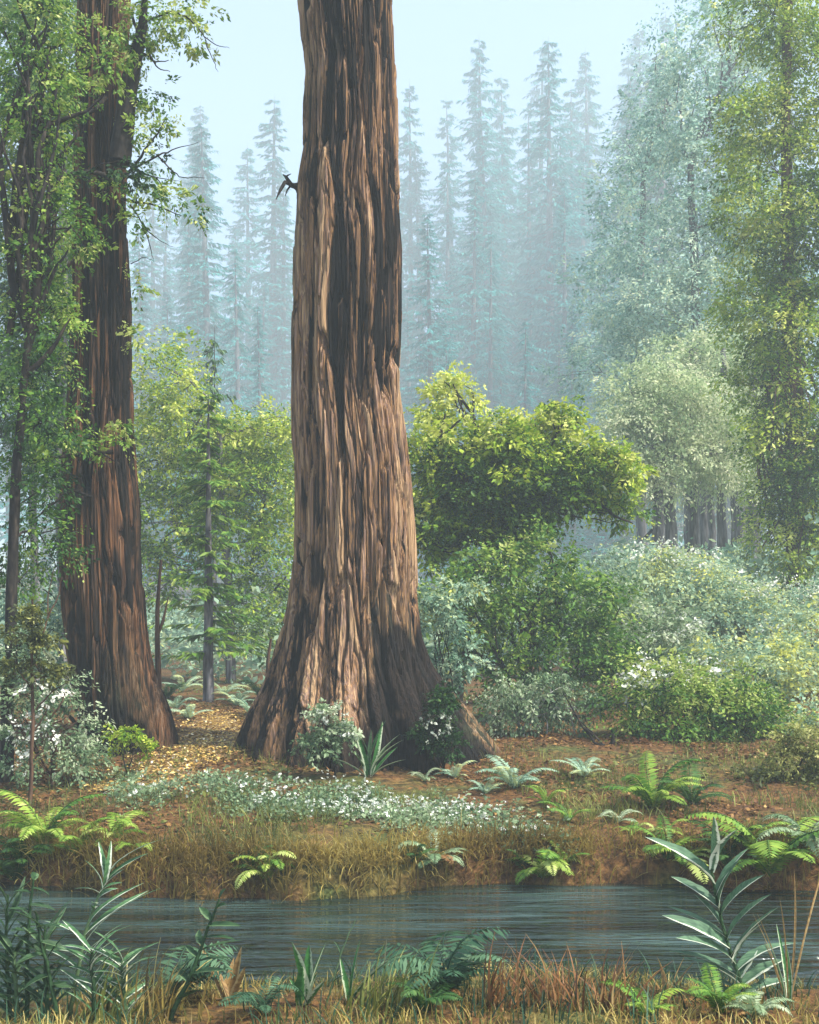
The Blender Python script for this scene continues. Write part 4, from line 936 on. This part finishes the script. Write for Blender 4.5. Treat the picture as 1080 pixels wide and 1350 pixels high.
def lance(Ln, W, arch=.35, seg=9, fold=.25, seed=0):
    """one strap leaf along +x arching down; attribute margin marks one pale edge"""
    t = np.linspace(0, 1, seg + 1)
    w = W * np.sin(np.pi * np.clip(t * .86 + .12, 0, 1)) ** .75
    w[-1] = .001
    bendy = .10 * Ln * rng.normal() * t ** 2
    x = Ln * t * (1 - .06 * arch); z = -arch * Ln * t ** 2 * .6
    v = np.array([-1, -.82, -.4, 0, .4, .82, 1]) * .5
    Y = w[:, None] * v[None] * (1 + .10 * np.sin(t * 17 + rng.random() * 6))[:, None]
    Z = z[:, None] + np.abs(Y) * fold * 1.6
    X = np.broadcast_to(x[:, None], Y.shape)
    n = len(v)
    V = np.stack([X, Y + bendy[:, None], Z], -1).reshape(-1, 3)
    i = np.arange(seg)[:, None] * n; j = np.arange(n - 1)[None]
    Q = np.stack([i + j, i + j + 1, i + n + j + 1, i + n + j], -1).reshape(-1, 4)
    mar = np.broadcast_to(np.array([0, 0, 0, .1, .75, 1, 1.])[None], Y.shape).copy()
    return V, Q, mar.ravel()

def strap_mat(name, c0, c1, pale, amt=1.0):
    m, nt, out = new_mat(name)
    at = nt.nodes.new('ShaderNodeAttribute'); at.attribute_name = 'tint'
    tc = nt.nodes.new('ShaderNodeTexCoord')
    mp = nt.nodes.new('ShaderNodeMapping'); mp.inputs['Scale'].default_value = (6, 120, 60)
    nt.links.new(tc.outputs['Object'], mp.inputs[0])
    nz = nt.nodes.new('ShaderNodeTexNoise'); nz.inputs['Scale'].default_value = 1; nz.inputs['Detail'].default_value = 4
    nt.links.new(mp.outputs[0], nz.inputs['Vector'])
    r = ramp(nt, [(.35, c0), (.65, c1)], nz.outputs[0])
    th_ = nt.nodes.new('ShaderNodeMath'); th_.operation = 'MULTIPLY_ADD'; th_.inputs[1].default_value = 1.1; th_.inputs[2].default_value = -.62
    nt.links.new(nz.outputs[0], th_.inputs[0])
    ad = nt.nodes.new('ShaderNodeMath'); ad.operation = 'ADD'; nt.links.new(th_.outputs[0], ad.inputs[0]); nt.links.new(at.outputs['Fac'], ad.inputs[1])
    cl = ramp(nt, [(.55, (0, 0, 0)), (.8, (amt, amt, amt))], ad.outputs[0])
    mx = nt.nodes.new('ShaderNodeMixRGB'); mx.inputs[2].default_value = (*pale, 1)
    nt.links.new(cl.outputs[0], mx.inputs[0]); nt.links.new(r.outputs[0], mx.inputs[1])
    p = nt.nodes.new('ShaderNodeBsdfPrincipled'); p.inputs['Roughness'].default_value = .6; p.inputs['Specular IOR Level'].default_value = .22
    tr = nt.nodes.new('ShaderNodeBsdfTranslucent'); ms = nt.nodes.new('ShaderNodeMixShader'); ms.inputs[0].default_value = .22
    for q in (p.inputs['Base Color'], tr.inputs[0]): nt.links.new(mx.outputs[0], q)
    nt.links.new(p.outputs[0], ms.inputs[1]); nt.links.new(tr.outputs[0], ms.inputs[2]); nt.links.new(ms.outputs[0], out.inputs[0])
    return m
M['highlit'] = strap_mat('highlit_leaf', (.045, .10, .055), (.10, .19, .10), (.60, .64, .50))  # pale edge is a highlight painted into the leaf colour
M['plume'] = strap_mat('plume_leaf', (.03, .09, .035), (.09, .19, .075), (.66, .70, .56), .9)
M['dark_strap'] = strap_mat('dark_strap_leaf', (.012, .035, .014), (.035, .085, .03), (.14, .22, .10), .6)
M['green_strap'] = strap_mat('green_strap_leaf', (.02, .09, .02), (.05, .17, .04), (.5, .55, .38), .8)
M['tan_strap'] = strap_mat('tan_strap_leaf', (.16, .09, .03), (.32, .2, .07), (.5, .4, .2), .5)

def strap(parent, base, mat, a, b, W, arch=.35, flip=False, name='leaf', roll=None):
    """a strap leaf from point a to point b (world), arching above the straight line"""
    a = np.asarray(a, float); b = np.asarray(b, float)
    v = b - a; Ln = float(np.linalg.norm(v))
    V, Q, mar = lance(Ln, W, arch)
    # end of the bare curve sits below the x axis: rotate so that it ends on b
    e = np.array([V[:, 0].max(), 0, -arch * Ln * .6])
    phi = math.atan2(-e[2], e[0]); c, s = math.cos(phi), math.sin(phi)
    x, z = V[:, 0].copy(), V[:, 2].copy()
    V[:, 0] = c * x - s * z; V[:, 2] = s * x + c * z
    V *= Ln / math.hypot(e[0], e[2])
    V[:, 1] *= 1.0
    if flip: V[:, 1] *= -1; Q = Q[:, ::-1]
    xa = Vector(v / Ln); up = Vector((0, 0, 1))
    ya = up.cross(xa)
    if ya.length < .25: ya = Vector((0, -1, 0)).cross(xa)
    ya.normalize(); za = xa.cross(ya)
    mt = Matrix((xa, ya, za)).transposed()
    if roll is None: roll = float(rng.normal() * .3)
    mt = mt @ Matrix.Rotation(roll, 3, 'X')
    VV = V @ np.array(mt).T + a - base
    return link(name, mesh(name, VV, Q, mar, True), mat, parent)

def leafy_stem(name, label, stem_px, d, leaves, mat, W, cat='plant', stem_mat='dark_strap', r=.012, depth_v=.16, group=None, archs=.35):
    """stem_px: pixel polyline from the ground up; leaves: (t along stem, tip px, tip py[, width factor])"""
    b = G(*stem_px[0]) if d is None else np.array([*P(stem_px[0][0], stem_px[0][1], d)])
    d0 = b[1]
    b[2] = float(ground(b[0], b[1]))
    t = thing(name, label, cat, b, group)
    q, rr = limb([tuple(x) for x in stem_px], r, r * .4, d0)
    q[0] = b - [0, 0, .05]
    build('stem', tubes([(q, rr)], 7, .1), M[stem_mat], t, b, True)
    for k, lf in enumerate(leaves):
        u = lf[0] * (len(q) - 1); i0 = int(min(u, len(q) - 2)); s = q[i0] + (q[i0 + 1] - q[i0]) * (u - i0)
        dd = d0 + (rng.random() - .5) * 2 * depth_v
        strap(t, b, M[mat], s, P(lf[1], lf[2], dd), W * (lf[3] if len(lf) > 3 else 1), archs * (.6 + .8 * rng.random()), flip=lf[1] > stem_px[-1][0], roll=(-1 if lf[1] < stem_px[-1][0] else 1) * .35 + float(rng.normal() * .2))
    return t

leafy_stem('highlit_plant', 'tall plant with long leaves, highlights painted cream along one edge, on the near bank at right', [(985, 1318), (968, 1270), (952, 1220), (942, 1170), (938, 1145)], None,
           [(.95, 935, 1074, .8), (.98, 968, 1094, .95), (.86, 852, 1098, 1.), (.8, 893, 1128, 1.), (.62, 884, 1156, 1.2), (.42, 880, 1200, 1.), (.36, 874, 1214, 1.2), (.25, 888, 1232, 1.2), (.15, 882, 1252, 1.1), (.08, 900, 1266, 1),
            (.56, 1005, 1146, 1), (.3, 1026, 1196, 1.1), (.4, 1016, 1176, 1), (.2, 1044, 1240, 1.1), (.1, 1030, 1262, 1), (.05, 1044, 1290, .9), (.6, 976, 1130, 1), (.7, 990, 1120, .9), (.05, 910, 1284, .8), (.25, 1002, 1220, 1.2), (.03, 925, 1302, .8), (.45, 915, 1180, .9), (.15, 1000, 1250, 1.1)], 'highlit', .062, archs=.5)
leafy_stem('plume_plant', 'arching plant with white-tipped leaves on the near bank at left', [(92, 1340), (100, 1290), (112, 1230), (126, 1190), (140, 1160)], None,
           [(1, 205, 1112, .9), (.96, 196, 1130, .9), (.9, 163, 1146, 1), (.86, 160, 1165, 1), (.8, 158, 1172, .9), (.74, 122, 1190, 1), (.7, 124, 1196, .9), (.95, 146, 1108, .8), (.98, 128, 1110, .8), (.9, 110, 1132, .8), (.85, 98, 1172, .8),
            (.5, 200, 1180, .8), (.4, 215, 1172, .8), (.55, 188, 1160, .7), (.45, 60, 1210, .8), (.3, 180, 1215, .9), (.3, 50, 1250, .8), (.2, 170, 1250, .8), (.15, 60, 1290, .8)], 'plume', .036, archs=.75)
leafy_stem('dark_plant', 'dark herringbone-leaved plant in the bottom left corner', [(36, 1345), (35, 1290), (36, 1240), (40, 1190), (44, 1160)], None,
           [(1, 46, 1150), (.9, 66, 1180), (.85, 18, 1175), (.75, 74, 1200), (.7, 10, 1200), (.6, 76, 1226), (.55, 12, 1226), (.45, 80, 1250), (.4, 8, 1250), (.3, 84, 1276), (.25, 4, 1280), (.15, 86, 1300), (.12, 0, 1310)], 'dark_strap', .036)
leafy_stem('dark_plant', 'small dark leafy plant beside the bottom left corner plant', [(76, 1348), (70, 1310), (62, 1270), (52, 1235), (48, 1215)], None,
           [(1, 44, 1200), (.9, 80, 1224), (.8, 22, 1240), (.7, 92, 1250), (.6, 20, 1270), (.5, 100, 1280), (.4, 30, 1300), (.3, 104, 1306)], 'dark_strap', .034)
for px_, hgt_, lab_ in [(8, 1165, 'tall dark leafy stem cut by the left picture edge'), (58, 1205, 'dark leafy stem crowding behind the bottom left corner plants'), (120, 1235, 'low leafy stem in front of the white-tipped plant'), (160, 1250, 'short leafy stem right of the white-tipped plant'), (18, 1240, 'short dark leafy stem at the very bottom left')]:
    lv = []
    for q in range(9):
        y_ = hgt_ + (1330 - hgt_) * q / 9.0
        for sg in (-1, 1):
            lv.append((max(.05, .92 - q / 9.0 - .05 * (sg > 0)), px_ + sg * rng.uniform(26, 46), y_ - rng.uniform(0, 24), rng.uniform(.7, 1)))
    leafy_stem('leafy_stem', lab_, [(px_ + 6, 1346), (px_ + 3, 1300), (px_, (1300 + hgt_) / 2), (px_ + 2, hgt_ + 14)], None, lv, 'plume' if px_ in (120, 160) else 'dark_strap', .03, archs=.5)
leafy_stem('leafy_stem', 'slanting dark stem with upswept leaves over the water left of centre', [(222, 1345), (245, 1300), (262, 1262), (276, 1220), (290, 1185)], None,
           [(1, 298, 1172), (.9, 300, 1190), (.75, 318, 1220), (.65, 310, 1240), (.55, 322, 1240), (.45, 308, 1262), (.8, 262, 1196), (.6, 256, 1230), (.5, 240, 1250), (.35, 300, 1280), (.3, 232, 1280), (.15, 270, 1306)], 'dark_strap', .034)
leafy_stem('thin_stem', 'thin leaning stem standing alone over the water near the centre', [(428, 1332), (440, 1290), (452, 1250), (468, 1212)], None, [(.6, 446, 1240, .5), (.3, 458, 1285, .5)], 'dark_strap', .016, r=.005)

def rosette(name, label, px, py, tips, mat, W, cat='plant', arch=.3, group=None):
    b = G(px, py); t = thing(name, label, cat, b, group)
    for tp in tips:
        a = b + np.array([rng.normal() * .012, rng.normal() * .012, -.03])
        strap(t, b, M[tp[3] if len(tp) > 3 else mat], a, P(tp[0], tp[1], b[1] + rng.normal() * .12), W * (tp[2] if len(tp) > 2 else 1), arch * (.5 + rng.random()), flip=tp[0] > px)
    return t
rosette('spiky_plant', 'bright green spiky plant with broad upright blades at the water edge', 402, 1325, [(390, 1244, 1), (413, 1246, .9), (430, 1244, .9), (396, 1275, 1.1), (420, 1280, 1), (384, 1290, 1), (434, 1292, .8)], 'green_strap', .06, arch=.12)
rosette('spiky_plant', 'lone broad green blade plant right of the spiky plant', 462, 1322, [(508, 1264, 1), (480, 1240, .5), (450, 1262, .6)], 'green_strap', .045, arch=.3)
rosette('spiky_plant', 'cluster of tan blades standing left of the spiky plant', 298, 1322, [(318, 1248, 1), (308, 1262, .8), (285, 1275, .8), (326, 1275, .8), (250, 1235, .6)], 'tan_strap', .04, arch=.15)
rosette('strap_plant', 'striped strap-leaved plant at the foot of the big redwood', 487, 1024, [(460, 950, .8, 'dark_strap'), (478, 945, .9), (500, 950, 1), (520, 968, 1.1), (512, 950, .9), (526, 985, 1), (450, 985, .8, 'dark_strap'), (465, 970, .9), (440, 1000, .8), (520, 1005, .8), (490, 962, .8, 'dark_strap'), (476, 975, .8), (505, 960, 1), (530, 975, .9), (448, 968, .8), (535, 1000, .8)], 'green_strap', .06, arch=.6)
rosette('reed_plant', 'tall yellow reeds leaning in the bottom right corner', 1040, 1330, [(992, 1205, .6), (1056, 1100, .6), (1062, 1180, .5), (1000, 1240, .6), (1070, 1150, .6), (1032, 1218, 1, 'green_strap'), (1050, 1240, .8, 'green_strap'), (1022, 1250, .8, 'green_strap'), (985, 1200, .5)], 'tan_strap', .018, arch=.25)
rosette('reed_plant', 'rusty upright reeds at the water edge left of the highlit plant', 880, 1318, [(868, 1262, 1), (900, 1264, 1), (882, 1270, .8), (850, 1290, .8), (915, 1268, 1), (858, 1280, .8)], 'tan_strap', .022, arch=.1)
for k, (px, py, n_, lab) in enumerate([(660, 1330, 13, 'reddish grass tuft leaning over the water right of the palm-like fern'), (735, 1332, 14, 'rusty grass tuft bending left in the middle of the near bank'), (800, 1335, 12, 'thin brown grass tuft left of the lime fern'), (505, 1335, 16, 'dark brown grass tuft beside the lone green blade'), (205, 1340, 18, 'tan grass tuft in front of the slanting stem'), (130, 1345, 18, 'dark grass tuft below the white-tipped plant')]):
    b = G(px, py)
    t = thing('grass_tuft', lab, 'grass tuft', b)
    pts = np.stack([rng.normal(size=n_ * 3) * .07, rng.normal(size=n_ * 3) * .05, np.full(n_ * 3, -.02)], 1)
    geo = blades(pts, rng.normal(size=n_ * 3) * .9 + (0.2 if k != 1 else 2.6), np.clip(.25 + rng.normal(size=n_ * 3) * .3, -.2, 1.2), .16 + .22 * rng.random(n_ * 3), .008 + .006 * rng.random(n_ * 3), np.clip(.45 + rng.normal(size=n_ * 3) * .2, 0, 1), .8, 5)
    build('blades', geo, L['redfern' if k < 3 else 'straw' if k == 4 else 'olive'], t)
fern('palm-like fern spreading over the water at the centre of the near bank', 590, 1318, 'palm', .55, 14, tilt=-.1)
fern('arching feathery fern left of the tan blades', 225, 1320, 'palm', .62, 10, arc=(-60, 100))
fern('low dark green fern mound in front of the palm-like fern', 560, 1335, 'deep', .36, 12)
fern('lime-yellow fern under the highlit plant', 948, 1336, 'sword', .40, 15)
fern('second low lime fern further right of the first one under the highlit plant', 995, 1342, 'pale', .36, 12)
fern('blue-green fern between the spiky plant and slanting stem', 345, 1338, 'palm', .34, 9)
fern('lime-tipped fern near the rusty reeds', 850, 1342, 'sword', .36, 10)

# ------------------------------------------------------------------ camera, light, air
cam_d = bpy.data.cameras.new('camera'); cam = bpy.data.objects.new('camera', cam_d); col.objects.link(cam)
cam.location = (0, 0, H); cam.rotation_euler = (R(90), 0, 0)
cam_d.sensor_fit = 'VERTICAL'; cam_d.sensor_height = 24; cam_d.lens = 24 * F / 1350
cam_d.shift_y = (HZ - 675) / 1350
cam_d.clip_start = .05; cam_d.clip_end = 2000
scene.camera = cam

SUN_EL, SUN_AZ = 53, 115          # azimuth clockwise from +y (the view direction)
sd = bpy.data.lights.new('sun', 'SUN'); sd.energy = 5.0; sd.angle = R(3); sd.color = (1, .95, .86)
so = bpy.data.objects.new('sun', sd); col.objects.link(so)
dv = Vector((math.sin(R(SUN_AZ)) * math.cos(R(SUN_EL)), math.cos(R(SUN_AZ)) * math.cos(R(SUN_EL)), math.sin(R(SUN_EL))))
so.rotation_euler = dv.to_track_quat('Z', 'Y').to_euler(); so.location = dv * 60

wd_ = bpy.data.worlds.new('World'); scene.world = wd_; wd_.use_nodes = True
nt = wd_.node_tree; bg = nt.nodes['Background']
sk = nt.nodes.new('ShaderNodeTexSky'); sk.sky_type = 'NISHITA'; sk.sun_disc = False
sk.sun_elevation = R(SUN_EL); sk.sun_rotation = R(SUN_AZ); sk.dust_density = 2.0
nt.links.new(sk.outputs[0], bg.inputs[0]); bg.inputs[1].default_value = .15

# mist
def boxgeo(x0, x1, y0, y1, z0, z1):
    V = np.array([(x, y, z) for z in (z0, z1) for y in (y0, y1) for x in (x0, x1)], float)
    return V, np.array([(0, 2, 3, 1), (4, 5, 7, 6), (0, 1, 5, 4), (2, 6, 7, 3), (0, 4, 6, 2), (1, 3, 7, 5)]), None
hm, hnt, hout = new_mat('mist')
pv_ = hnt.nodes.new('ShaderNodeVolumePrincipled')
pv_.inputs['Color'].default_value = (.555, .645, .68, 1); pv_.inputs['Density'].default_value = .0048; pv_.inputs['Anisotropy'].default_value = .0
hnt.links.new(pv_.outputs[0], hout.inputs['Volume'])
hz = build('haze', boxgeo(-175, 175, -26, 260, -2, 118), hm); tag(hz, 'pale blue-green mist filling the forest', 'mist', kind='stuff')

scene.view_settings.view_transform = 'Standard'; scene.view_settings.look = 'None'
scene.view_settings.gamma = 1; scene.view_settings.exposure = 1.56
cy = scene.cycles
cy.max_bounces = 6; cy.diffuse_bounces = 3; cy.glossy_bounces = 2; cy.transmission_bounces = 3; cy.volume_bounces = 1; cy.transparent_max_bounces = 4
cy.use_denoising = True; cy.sample_clamp_indirect = 6
